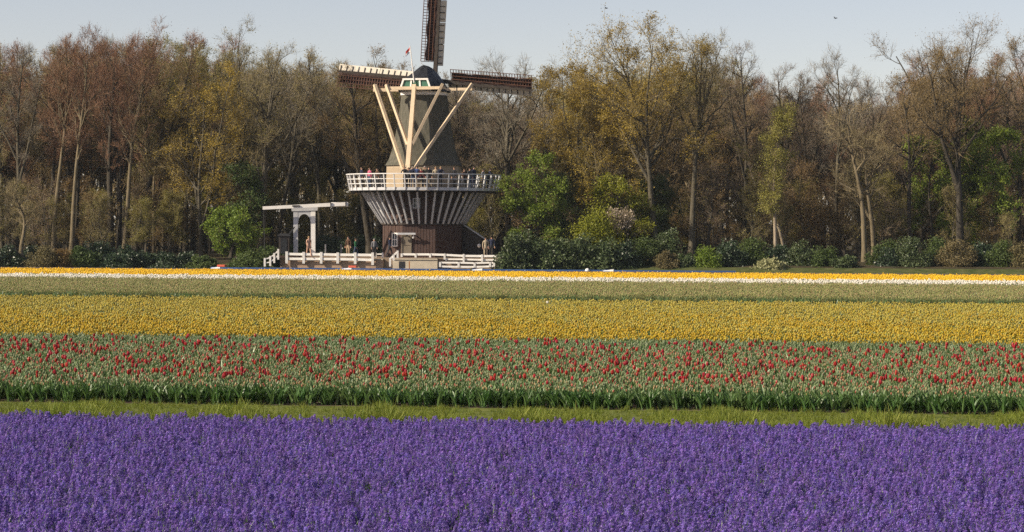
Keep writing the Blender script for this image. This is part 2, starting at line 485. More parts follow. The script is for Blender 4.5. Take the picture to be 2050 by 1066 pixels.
# gallery
NP = 44
def circ(R, z, n=88): return [Vector((R * math.cos(2 * math.pi * i / n), R * math.sin(2 * math.pi * i / n), z)) for i in range(n)]
gal = MB()
gal.loft([circ(3.2, ml(6.36)), circ(6.05, ml(6.30)), circ(6.05, ml(6.50)), circ(3.2, ml(6.50))], cap0=False, cap1=False)
deck = gal.build('gallery_deck', M['dark_wood'], mill)
MB().loft([circ(6.08, ml(6.28)), circ(6.16, ml(6.28)), circ(6.16, ml(6.52)), circ(6.08, ml(6.52))], cap0=False, cap1=False).build('deck_edge', M['grey_white'], deck)
strut_me = MB().bar((3.50, 0, ml(3.60)), (5.25, 0, ml(6.28)), 0.14, 0.15).mesh('strut', [M['grey_white']])
joist_me = MB().bar((3.3, 0, ml(6.24)), (6.0, 0, ml(6.2)), 0.10, 0.14).mesh('joist', [M['dark_wood']])
post_me = MB().bar((6.16, 0, ml(6.30)), (6.42, 0, ml(7.60)), 0.085, 0.09).mesh('railing_post', [M['rail_paint']])
rails = MB().loft([circ(6.39, ml(7.58)), circ(6.49, ml(7.58)), circ(6.49, ml(7.66)), circ(6.39, ml(7.66)), circ(6.39, ml(7.58))], cap0=False, cap1=False).build('railing', M['rail_paint'], mill)
for zz, rr in ((7.18, 6.34), (6.80, 6.265)):
    MB().loft([circ(rr - 0.03, ml(zz)), circ(rr + 0.03, ml(zz)), circ(rr + 0.03, ml(zz + 0.06)), circ(rr - 0.03, ml(zz + 0.06)), circ(rr - 0.03, ml(zz))], cap0=False, cap1=False).build('rail', M['rail_paint'], rails)
for i in range(NP):
    a = 2 * math.pi * (i + 0.5) / NP
    for nm, me, pa in (('strut', strut_me, mill), ('joist', joist_me, deck), ('railing_post', post_me, rails)):
        o = link(nm, me, pa); o.rotation_euler = (0, 0, a)
# openings of the lower body, set on its facets
def facet(az_deg, R, z):
    n = Vector((math.cos(rad(az_deg)), -math.sin(rad(az_deg)), 0))
    return n * (R * math.cos(rad(22.5))) + Vector((0, 0, z)), n
def framed(parent, name, az, R, off, z, w, h, framew, fm, pm, rows=2, cols=2, tilt=0.0):
    c, n = facet(az, R, ml(z))
    s = Vector((0, 0, 1)).cross(n)            # along the facet
    c = c + s * off + n * 0.07
    Rm = Matrix((s, -n, Vector((0, 0, 1)))).transposed()
    fr = MB()
    fr.box(c + Vector((0, 0, h / 2)), (w, 0.10, framew), M=Rm).box(c - Vector((0, 0, h / 2)), (w, 0.10, framew), M=Rm)
    fr.box(c - s * (w / 2 - framew / 2), (framew, 0.10, h - framew), M=Rm).box(c + s * (w / 2 - framew / 2), (framew, 0.10, h - framew), M=Rm)
    for r in range(1, rows):
        fr.box(c + Vector((0, 0, -h / 2 + h * r / rows)), (w - 2 * framew, 0.07, framew * 0.6), M=Rm)
    for q in range(1, cols):
        fr.box(c + s * (-w / 2 + w * q / cols), (framew * 0.6, 0.06, h - framew), M=Rm)
    f = fr.build(name, fm, parent)
    MB().box(c - n * 0.02, (w - framew, 0.04, h - framew * 0.5), M=Rm).build('pane', pm, f)
    return f
framed(mill, 'window', 94.5, 3.36, -0.25, 5.25, 0.62, 0.78, 0.08, M['grey_white'], M['glass'])
framed(mill, 'window', 139.5, 3.5, 0.35, 2.25, 0.75, 1.05, 0.09, M['white_paint'], M['glass'])
M['door_wood'] = material('door_wood', (0.17, 0.145, 0.11), (0.23, 0.195, 0.15), rough=0.8, scale=2.0)
dr = framed(mill, 'door', 94.5, 3.5, -1.05, 1.85, 0.85, 1.55, 0.09, M['door_wood'], M['door_wood'], rows=2, cols=1)
c, n = facet(94.5, 3.5, ml(2.75)); s = Vector((0, 0, 1)).cross(n)
MB().bar(c + n * 0.5 - s * 1.75, c + n * 0.5 + s * -0.25, 0.12, 0.16).bar(c - s * 1.2, c - s * 1.2 + n * 0.5, 0.08).bar(c - s * 0.5, c - s * 0.5 + n * 0.5, 0.08).build('lintel_beam', M['grey_white'], mill)
cl_ = c + n * 0.35 - s * 0.45 - Vector((0, 0, 0.28))
lm = MB().tube([cl_ + Vector((0, 0, -0.1)), cl_, cl_ + Vector((0, 0, 0.1))], [0.07, 0.1, 0.05], 8).bar(cl_ + Vector((0, 0, 0.08)), cl_ + Vector((0, 0, 0.25)), 0.03).build('lantern', M['white_paint'], mill)
# lean-to on the right side
lt = MB()
p0, p1 = W(932, 452, 214.5), W(969, 479, 214.5)
lx0, lx1 = p0.x - MX - 0.5, p1.x - MX
lt.add([(lx0, -0.6, ml(0.6)), (lx1, -0.6, ml(0.6)), (lx1, -0.6, ml(p1.z)), (lx0, -0.6, ml(p0.z) + 0.25),
        (lx0, 3.0, ml(0.6)), (lx1, 3.0, ml(0.6)), (lx1, 3.0, ml(p1.z)), (lx0, 3.0, ml(p0.z) + 0.25)],
       [(0, 1, 2, 3), (5, 4, 7, 6), (1, 5, 6, 2), (4, 0, 3, 7), (3, 2, 6, 7)])
lean = lt.build('lean_to', M['dark_wood'], mill)
MB().bar((lx0, 1.2, ml(p0.z) + 0.32), (lx1 + 0.3, 1.2, ml(p1.z) - 0.10), 4.2, 0.10).build('lean_to_roof', M['grey_white'], lean)

# cap: axis points away and to the right
YAW = rad(16)
ax = Vector((math.sin(YAW), math.cos(YAW), 0)); rt = Vector((math.cos(YAW), -math.sin(YAW), 0))
def CP(s, t, z): return ax * s + rt * t + Vector((0, 0, ml(z)))
secs = [(-2.35, [(1.50, 14.62), (1.28, 14.95), (1.06, 15.42), (0.0, 15.46)]),
        (-1.35, [(1.85, 14.56), (1.42, 15.05), (0.68, 16.0), (0.0, 16.1)]),
        (-0.3, [(2.05, 14.54), (1.48, 15.25), (0.32, 16.60), (0.0, 16.76)]),
        (1.1, [(1.95, 14.54), (1.42, 15.25), (0.30, 16.58), (0.0, 16.74)]),
        (2.2, [(1.45, 14.60), (1.15, 15.25), (0.45, 16.20), (0.0, 16.45)])]
rings = []
for s_, L_ in secs:
    rr = [CP(s_, -t, z) for t, z in L_] + [CP(s_, t, z) for t, z in reversed(L_[:-1])]
    rings.append(rr)
cap = MB().loft(rings).build('cap', M['tar'], mill)
MB().loft([[CP(1.0, 0, 0)] * 0 or [CP(2.35 * math.cos(a) * 0.95, 2.2 * math.sin(a), 14.50) for a in np.linspace(0, 2 * math.pi, 24, endpoint=False)],
           [CP(2.35 * math.cos(a) * 0.95, 1.95 * math.sin(a), 14.64) for a in np.linspace(0, 2 * math.pi, 24, endpoint=False)]]).build('cap_ring', M['tar'], cap)
# rear gable with white frame and green panes
gs = -2.40
fr = MB()
fr.bar(CP(gs, -1.32, 14.62), CP(gs, -1.02, 15.46), 0.14, 0.16, up=ax)
fr.bar(CP(gs, 1.32, 14.62), CP(gs, 1.02, 15.46), 0.14, 0.16, up=ax)
fr.bar(CP(gs - 0.01, -1.10, 15.46), CP(gs - 0.01, 1.10, 15.46), 0.16, 0.14)
fr.bar(CP(gs + 0.01, -0.42, 14.62), CP(gs + 0.01, -0.36, 15.42), 0.13, 0.10, up=ax)
fr.bar(CP(gs + 0.01, 0.42, 14.62), CP(gs + 0.01, 0.36, 15.42), 0.13, 0.10, up=ax)
fr.bar(CP(gs + 0.02, -1.36, 14.60), CP(gs + 0.02, 1.36, 14.60), 0.12, 0.12)
gab = fr.build('gable_frame', M['white_paint'], cap)
for (a0, a1, b0, b1) in ((-1.2, -0.44, -0.95, -0.42), (-0.34, 0.34, -0.30, 0.30), (0.44, 1.2, 0.42, 0.95)):
    MB().add([CP(gs + 0.03, a0, 14.66), CP(gs + 0.03, a1, 14.66), CP(gs + 0.03, b1, 15.40), CP(gs + 0.03, b0, 15.40),
              CP(gs + 0.09, a0, 14.66), CP(gs + 0.09, a1, 14.66), CP(gs + 0.09, b1, 15.40), CP(gs + 0.09, b0, 15.40)],
             [(3, 2, 1, 0), (4, 5, 6, 7), (0, 1, 5, 4), (1, 2, 6, 5), (2, 3, 7, 6), (3, 0, 4, 7)]).build('pane', M['green_paint'], gab)
# tail: two cross beams, braces, tail pole
def beam(name, pts, r0, r1, mat=M['cream_wood'], parent=mill):
    r0 *= 0.9; r1 *= 0.9
    return MB().bar(pts[0], pts[1], r0, r0, w2=r1, h2=r1).build(name, mat, parent)
beam('cross_beam', (CP(-0.15, -4.42, 14.72), CP(-0.15, 4.42, 14.72)), 0.30, 0.24)
beam('cross_beam', (CP(-2.55, -2.55, 14.72), CP(-2.55, 2.6, 14.72)), 0.30, 0.26)
TP0, TP1 = CP(-2.5, -0.05, 15.0), CP(-4.55, 0.0, 6.75)
beam('tail_pole', (TP1, TP0), 0.44, 0.34)
TPm = TP0.lerp(TP1, 0.60)
TPl = TP0.lerp(TP1, 0.90)
beam('brace', (CP(-0.35, -4.25, 15.15), TPl + rt * -0.22), 0.27, 0.27)
beam('brace', (CP(-0.35, 4.25, 15.15), TPl + rt * 0.22), 0.25, 0.25)
beam('brace', (CP(-2.72, -2.42, 15.02), TPm + rt * -0.2), 0.24, 0.24)
beam('brace', (CP(-2.72, 2.45, 15.05), TPm + rt * 0.2), 0.24, 0.24)
wheel = MB()
wc = TP0.lerp(TP1, 0.90) - ax * 0.35
for k in range(8):
    a = k * math.pi / 4
    wheel.bar(wc, wc + (rt * math.cos(a) + Vector((0, 0, 1)) * math.sin(a)) * 0.75, 0.07)
wheel.build('capstan_wheel', M['cream_wood'], mill)
# sails
ROT = rad(-6)
tilt = rad(9)
axt = (ax * math.cos(tilt) + Vector((0, 0, 1)) * math.sin(tilt)).normalized()
up2 = rt.cross(axt).normalized()
if up2.z < 0: up2 = -up2
HUB = CP(2.85, -0.05, 15.66)
MB().tube([HUB - axt * 1.6, HUB + axt * 0.45], [0.32, 0.34], 12).build('windshaft', M['iron'], mill)
MB().box(HUB, (0.62, 0.5, 0.62), M=Matrix((rt, axt, up2)).transposed()).build('poll_end', M['iron'], mill)
Lsail = 8.62
for q in range(4):
    a = ROT + q * math.pi / 2
    d = rt * math.cos(a) + up2 * math.sin(a)
    v0 = rt * -math.sin(a) + up2 * math.cos(a)
    wv = -axt                                              # towards the rear of the mill, where the camera is
    off = axt * (0.12 if q % 2 else -0.12)
    root = HUB + off
    stock = MB().bar(root + d * 0.2, root + d * Lsail, 0.34, 0.30, up=wv, w2=0.18, h2=0.16).build('sail', M['dark_wood'], mill)
    def lat(u, v, lift=0.0):
        al = rad(30 - 20 * (u / Lsail))
        return root + d * u + (v0 * math.cos(al) + wv * math.sin(al)) * v + wv * lift
    def brd(u, v, lift=0.0):
        al = rad(38 - 8 * (u / Lsail))
        return root + d * u + (-v0 * math.cos(al) + axt * math.sin(al)) * v + wv * lift
    nb = 30
    for j in range(nb):
        u = 1.55 + (Lsail - 1.65) * j / (nb - 1)
        MB().bar(lat(u, 0.0), lat(u, 1.28), 0.05, 0.05, up=d).build('sail_bar', M['sail_wood'], stock)
    for v in (0.32, 0.64, 0.96, 1.27):
        mm = MB()
        for j in range(6):
            u0 = 1.55 + (Lsail - 1.65) * j / 6; u1 = 1.55 + (Lsail - 1.65) * (j + 1) / 6
            mm.bar(lat(u0, v, 0.05), lat(u1, v, 0.05), 0.05, 0.05, up=wv)
        mm.build('hem_lath', M['sail_wood'], stock)
    A_, B_ = [], []
    for j in range(13):
        u = 1.6 + (Lsail - 1.75) * j / 12
        A_.append(lat(u, 0.12, -0.06)); B_.append(lat(u, 0.92 + 0.06 * math.sin(j * 1.7), -0.06 - 0.02 * (j % 2)))
    mm = MB(); nA = axt * 0.02
    mm.add(A_ + B_ + [p + nA for p in A_] + [p + nA for p in B_], [(i, i + 1, 14 + i, 13 + i) for i in range(12)] + [(27 + i, 26 + i, 39 + i, 40 + i) for i in range(12)] + [(13 + i, 14 + i, 40 + i, 39 + i) for i in range(12)])
    mm.build('cloth_sheet', M['sail_cloth'], stock)
    # furled cloth along the stock
    pts = [lat(1.6 + (Lsail - 1.8) * j / 14, 0.20 + 0.02 * (j % 2), -0.12) for j in range(15)]
    MB().tube(pts, [0.16 + 0.03 * (j % 3) for j in range(15)], 7).build('sail_cloth', M['sail_cloth'], stock, smooth=True)
    # wind boards along the leading edge
    for j in range(4):
        u0 = 1.2 + (Lsail - 1.25) * j / 4 + 0.02; u1 = 1.2 + (Lsail - 1.25) * (j + 1) / 4 - 0.02
        A = [brd(u0, 0.10), brd(u1, 0.10), brd(u1, 0.66), brd(u0, 0.66)]
        nn = (A[1] - A[0]).cross(A[3] - A[0]).normalized() * 0.015
        MB().add([p - nn for p in A] + [p + nn for p in A],
                 [(3, 2, 1, 0), (4, 5, 6, 7), (0, 1, 5, 4), (1, 2, 6, 5), (2, 3, 7, 6), (3, 0, 4, 7)]).build('wind_board', M['sail_board'], stock)
    for j in range(14):
        u = 1.45 + (Lsail - 1.7) * j / 13
        MB().bar(brd(u, 0.02, 0.03), brd(u, 0.56, 0.05), 0.07, 0.06, up=d).build('board_stay', M['dark_wood'], stock)

# flag on the cap
fp = W(829, 166, MY - 2.4)
ft = W(821, 92, MY - 2.4)
flag = empty('flag_pole', fp)
tag(flag, 'thin white flagpole with a limp red flag rising behind the mill cap', 'flag')
MB().tube([Vector((0, 0, 0)), ft - fp], [0.055, 0.035], 6).build('pole', M['white_paint'], flag)
fl = MB()
p_ = (ft - fp)
for (z0, z1, mi) in ((-0.36, -0.12, 0), (-0.50, -0.36, 1), (-0.56, -0.50, 2)):
    rows = []
    for zz in (z0, z1):
        rows.append([p_ + Vector((-0.03 - 0.11 * i, 0.05 * math.sin(i * 1.9), zz - 0.12 * i)) for i in range(4)])
    v = rows[0] + rows[1]
    fl.add(v, [(i, i + 1, 5 + i, 4 + i) for i in range(3)], mi)
fl.build('flag_cloth', [M['red_cloth'], M['white_cloth'], M['blue_cloth']], flag)

# ------------------------------------------------------------------ terrace, quay and bridge
def quay_pts(px0, px1, Y):
    return XP(px0, Y), XP(px1, Y)
TY = 206.2
tx0, tx1 = XP(556, TY), XP(1002, TY)
m = MB()
def prism(poly, z0, z1, mb=None):
    mb = mb or MB()
    n = len(poly)
    mb.add([(x, y, z0) for x, y in poly] + [(x, y, z1) for x, y in poly],
           [tuple(range(n - 1, -1, -1)), tuple(range(n, 2 * n))] + [(i, (i + 1) % n, n + (i + 1) % n, n + i) for i in range(n)])
    return mb
ter = prism([(tx0, RY(TY, tx0)), (tx1, RY(TY, tx1)), (tx1 + 1.5, RY(TY, tx1) + 16), (tx0 - 1.5, RY(TY, tx0) + 16)], -0.9, 0.80)
o = ter.build('terrace', M['paving']); o['kind'] = 'structure'
# brick quay wall below the main fence
def wall(name, pxa, pxb, z0, z1, off, th, mat, label, cat, cop=None):
    xa, xb = XP(pxa, TY), XP(pxb, TY)
    A = Vector((xa, RY(TY, xa) - off, 0)); B = Vector((xb, RY(TY, xb) - off, 0))
    t = empty(name, (A + B) / 2 + Vector((0, 0, z0)))
    c = (A + B) / 2
    u = (B - A).normalized(); nn = Vector((u.y, -u.x, 0))
    MB().bar(A - c + Vector((0, 0, (z1 - z0) / 2)), B - c + Vector((0, 0, (z1 - z0) / 2)), th, z1 - z0).build('wall_face', mat, t)
    if cop:
        MB().bar(A - c + Vector((0, 0, z1 - z0 + 0.05)), B - c + Vector((0, 0, z1 - z0 + 0.05)), th + 0.14, 0.10).build('coping', cop, t)
    tag(t, label, cat)
    return t
wall('quay_wall', 571, 766, -0.7, 0.62, 0.22, 0.3, M['quay_brick'], 'low brown brick quay wall under the long white fence', 'wall', M['pale_board'])
wl2 = wall('landing_wall', 786, 876, -0.7, 0.66, 0.35, 0.4, M['pale_board'], 'pale landing stage wall with a dark opening and rusty panel', 'wall', M['pale_board'])
xa, xb = XP(798, TY), XP(817, TY)
base_c = Vector(wl2.location)
yy = RY(TY, xa) - 0.62
MB().box(Vector(((xa + xb) / 2, yy + 0.05, 0.25)) - base_c, (xb - xa, 0.08, 0.55)).build('opening', M['iron'], wl2)
xa, xb = XP(818, TY), XP(830, TY)
MB().box(Vector(((xa + xb) / 2, yy + 0.02, 0.22)) - base_c, (xb - xa, 0.10, 0.62)).build('panel', M['rust_panel'], wl2)

def fence(name, label, posts, Y, rails, pw=0.17, rw=0.13, mat=None, rails_px=None, slant=True):
    """posts: (px, top py, bottom py); rails: heights as fraction of a post"""
    mat = mat or M['white_paint']
    pts = []
    for (px, pt_, pb) in posts:
        x = XP(px, Y); yy = RY(Y, x) if slant else Y
        a = W(px, pb, yy); b = W(px, pt_, yy)
        pts.append((a, b))
    t = empty(name, pts[0][0])
    o0 = Vector(pts[0][0])
    for a, b in pts:
        p = MB().bar(a - o0, b - o0, pw, pw)
        p.build('post', mat, t)
    for f in rails:
        for (a, b), (a2, b2) in zip(pts[:-1], pts[1:]):
            q0 = a.lerp(b, f) - o0; q1 = a2.lerp(b2, f) - o0
            dd = (q1 - q0).normalized() * (pw / 2 + 0.002)
            MB().bar(q0 + dd, q1 - dd, 0.07, rw).build('rail', mat, t)
    tag(t, label, 'fence')
    return t
fence('white_fence', 'long white two rail fence on the brick quay left of the mill',
      [(574, 504, 528), (608, 505, 528), (643, 505, 528), (676, 506, 528), (711, 506, 529), (746, 506, 531)], TY - 0.62, (0.80, 0.40), pw=0.21, rw=0.20)
fence('white_fence', 'short white fence return beside the mill door, behind the long fence end',
      [(752, 506, 528), (766, 506, 526)], TY + 0.8, (0.85, 0.40), pw=0.14, rw=0.10)
fence('white_fence', 'small white stepped railing going down to the water left of the bridge',
      [(530, 517, 534), (541, 513, 533), (549, 507, 527), (557, 499, 520)], TY - 0.9, (0.85, 0.40), pw=0.15, rw=0.09, slant=False)
fence('white_fence', 'white stair handrail slanting down to the landing below the mill door',
      [(781, 517, 534), (788, 510, 522), (796, 502, 517)], TY - 0.9, (0.86,), pw=0.16, rw=0.16, slant=False)
fence('white_fence', 'upper white fence along the terrace right of the mill door',
      [(804, 508, 515), (832, 508, 516), (861, 508, 516), (890, 508, 520), (928, 509, 526), (965, 510, 524), (1000, 510, 524)], TY - 0.35, (0.78,), pw=0.16, rw=0.17)
t = fence('white_fence', 'lower white fence near the water between landing wall and laurel hedge',
      [(881, 525, 535), (918, 525, 536), (950, 526, 536), (981, 525, 535), (989, 526, 534)], TY - 0.95, (0.88, 0.12), pw=0.17, rw=0.14)
fence('white_fence', 'low white second rail fence in front of the mill beside the hedge',
      [(893, 517, 523), (929, 517, 524), (965, 518, 525), (998, 518, 525)], TY - 0.28, (0.6,), pw=0.10, rw=0.13)

# drawbridge
DYB = 209.0
db = empty('drawbridge', W(609, 505, DYB))
tag(db, 'white wooden drawbridge portal with its tilted balance beams', 'drawbridge')
o0 = Vector(db.location)
def D(px, py, dy=0.0): return W(px, py, DYB + dy) - o0
MB().bar(D(592, 512), D(592, 420), 0.32, 0.36).build('post', M['grey_white'], db)  # greyer than its twin post: shade put into the colour
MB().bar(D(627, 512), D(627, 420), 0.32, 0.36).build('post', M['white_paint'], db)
arch = MB()
n = 12
Vv = []
xl, xr = D(592, 420).x + 0.16, D(627, 420).x - 0.16
zt, zs = D(609, 418).z, D(609, 452).z
zc = D(609, 429).z
for k in range(n + 1):
    f = k / n; x = xl + (xr - xl) * f
    e = 2 * f - 1
    zb = zs + (zc - zs) * math.sqrt(max(0, 1 - abs(e) ** 2.2))
    for yy in (-0.14, 0.14):
        Vv += [(x, yy, zb), (x, yy, zt)]
Ff = []
for k in range(n):
    b = 4 * k; c = 4 * (k + 1)
    Ff += [(b, c, c + 1, b + 1), (b + 2, b + 3, c + 3, c + 2), (b, b + 2, c + 2, c), (b + 1, c + 1, c + 3, b + 3)]
arch.add(Vv, Ff)
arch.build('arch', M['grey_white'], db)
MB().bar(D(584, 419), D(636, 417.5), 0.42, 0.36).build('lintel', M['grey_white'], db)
for dy in (-0.75, 0.75):
    bm_ = MB().bar(D(526, 417, dy - 0.0), D(697, 408.5, dy), 0.17, 0.26, w2=0.19, h2=0.30).build('balance_beam', M['white_paint'], db)
MB().box((D(680, 410).x, 0, D(680, 410).z), (1.35, 1.32, 0.34), M=Matrix.Rotation(0.0, 3, 'Z')).build('counterweight', M['white_paint'], db)
MB().bar(D(662, 405, -0.9), D(662, 416, -0.9), 0.09, 0.06).bar(D(692, 404, -0.9), D(692, 414, -0.9), 0.09, 0.06).bar(D(585, 413, -0.9), D(600, 412.5, -0.9), 0.06, 0.12).build('iron_strap', M['iron'], db)
for dy in (-0.75, 0.75):
    MB().tube([D(528, 417, dy), D(530, 512, dy)], 0.025, 5).build('chain_rod', M['iron'], db)
MB().bar(D(566, 484, -0.3), D(590, 455, -0.3), 0.10).build('hand_lever', M['iron'], db)
MB().box((D(560, 514).x, 0, D(560, 514).z), (3.2, 2.2, 0.16)).build('bridge_deck', M['brown_wood'], db)
# little dark hut
hut = empty('wooden_hut', W(569, 508, 208.6))
tag(hut, 'small dark wooden hut with arched roof left of the drawbridge', 'hut')
hw = 0.42
MB().box((0, 0, 0.72), (2 * hw, 0.8, 1.44)).build('wall', M['dark_wood'], hut)
rp = []
for k in range(9):
    a = math.pi * k / 8
    rp.append((-(hw + 0.1) * math.cos(a), 1.42 + 0.24 * math.sin(a)))
MB().loft([[Vector((x, -0.5, z)) for x, z in rp], [Vector((x, 0.5, z)) for x, z in rp]]).build('roof', M['iron'], hut)
MB().box((0, -0.415, 0.62), (0.5, 0.04, 1.2)).build('door', M['tar'], hut)
for px, py0, py1, lb in ((652, 490, 508, 'slim blue grey post standing behind the white fence near the drawbridge'), (683, 489, 508, 'slim blue grey post standing behind the fence near the person in brown')):
    b0 = W(px, py1, 210.5); h = W(px, py0, 210.5).z - b0.z
    t = empty('bollard', b0)
    MB().tube([(0, 0, 0), (0, 0, h - 0.08), (0, 0, h - 0.06), (0, 0, h)], [0.07, 0.07, 0.09, 0.07], 10).build('shaft', CM['grey'], t)
    tag(t, lb, 'post')
# rubbish bin / sign by the lean-to
for px, py, lb in ((959, 496, 'white round lamp globe on a dark post right of the mill lean-to'),):
    b0 = W(px, 510, 211.0); h = W(px, py, 211.0).z - b0.z
    t = empty('globe_lamp', b0)
    MB().tube([(0, 0, 0), (0, 0, h)], [0.05, 0.04], 8).build('post', M['iron'], t)
    MB().tube([(0, 0, h - 0.02), (0, 0, h + 0.06), (0, 0, h + 0.16), (0, 0, h + 0.26), (0, 0, h + 0.32)], [0.05, 0.13, 0.17, 0.13, 0.03], 10).build('globe', M['white_paint'], t, smooth=True)
    tag(t, lb, 'lamp')

# ------------------------------------------------------------------ boats in the canal
def make_boat(label, px0, px1, Y, seat_red=False, fender=False):
    x0, x1 = XP(px0, Y), XP(px1, Y)
    L = x1 - x0
    zw = -0.97
    t = empty('canal_boat', (x0, RY(Y, x0), zw), math.atan(ROW))
    tag(t, label, 'boat', 'blue canal boats moored beyond the tulip field')
    rg = []
    N = 14
    for k in range(N):
        f = k / (N - 1)
        w = 0.95 * min(1, (f * 4.2) ** 0.6 + 0.04) * (1 - 0.12 * max(0, f - 0.85) / 0.15)
        sh = 0.98 + 0.03 * max(0, 1 - f * 5) ** 1.5 + 0.05 * max(0, f - 0.8)
        x = f * L
        rg.append([Vector((x, -w * 0.75, -0.2)), Vector((x, -w, 0.35)), Vector((x, -w, sh)), Vector((x, -w + 0.09, sh)), Vector((x, -w * 0.8, 0.2)),
                   Vector((x, w * 0.8, 0.2)), Vector((x, w - 0.09, sh)), Vector((x, w, sh)), Vector((x, w, 0.35)), Vector((x, w * 0.75, -0.2))])
    MB().loft(rg).build('hull', M['boat_blue'], t)
    pr = []
    for k in range(5):
        f = k / 4 * 0.085
        w = 0.99 * min(1, (f * 4.2) ** 0.6 + 0.05)
        sh = 1.0 + 0.03 * max(0, 1 - f * 5) ** 1.5
        sh -= 0.12 * (1 - k / 4)
        pr.append([Vector((f * L, -w, sh - 0.42)), Vector((f * L, -w, sh)), Vector((f * L, -w * 0.5, sh + 0.05)), Vector((f * L, w * 0.5, sh + 0.05)), Vector((f * L, w, sh)), Vector((f * L, w, sh - 0.42))])
    MB().loft(pr).build('prow', M['boat_white'], t)
    for k in range(6):
        MB().box((L * (0.2 + 0.13 * k), 0, 0.62), (0.42, 1.5, 0.10)).box((L * (0.2 + 0.13 * k), 0, 0.38), (0.10, 1.3, 0.40)).build('bench', M['boat_blue'], t)
    for k in (0.42, 0.68):
        MB().tube([(L * k, -0.93, 0.70), (L * k, -0.98, 0.80), (L * k, -0.93, 0.92)], [0.05, 0.07, 0.05], 8).build('cleat', M['boat_white'], t)
    if seat_red:
        MB().loft([[Vector((L * 0.06 + dx, y, z)) for y, z in ((-0.5, 1.05), (-0.42, 1.2), (0.42, 1.2), (0.5, 1.05))] for dx in (0, 0.2, 0.5, 0.6)]).build('cushion', M['boat_red'], t)
    if fender:
        MB().tube([(L * 0.9, -1.05, 0.72), (L * 0.9, -1.05, 0.80), (L * 0.9, -1.05, 0.96), (L * 0.9, -1.05, 1.08), (L * 0.9, -1.05, 1.14)], [0.05, 0.16, 0.20, 0.14, 0.04], 10).build('fender', M['fender'], t, smooth=True)
    return t
make_boat('blue canal boat with white prow and red cushion, leftmost of the four', 414, 676, 200.6, seat_red=True)
make_boat('blue canal boat with white prow and red cushion below the long white fence', 682, 940, 200.6, seat_red=True)
make_boat('blue canal boat below the low white fence, a round white fender near its stern', 945, 1205, 200.6, fender=True)
make_boat('blue canal boat lying below the laurel hedge, rightmost of the four', 1206, 1470, 200.6)

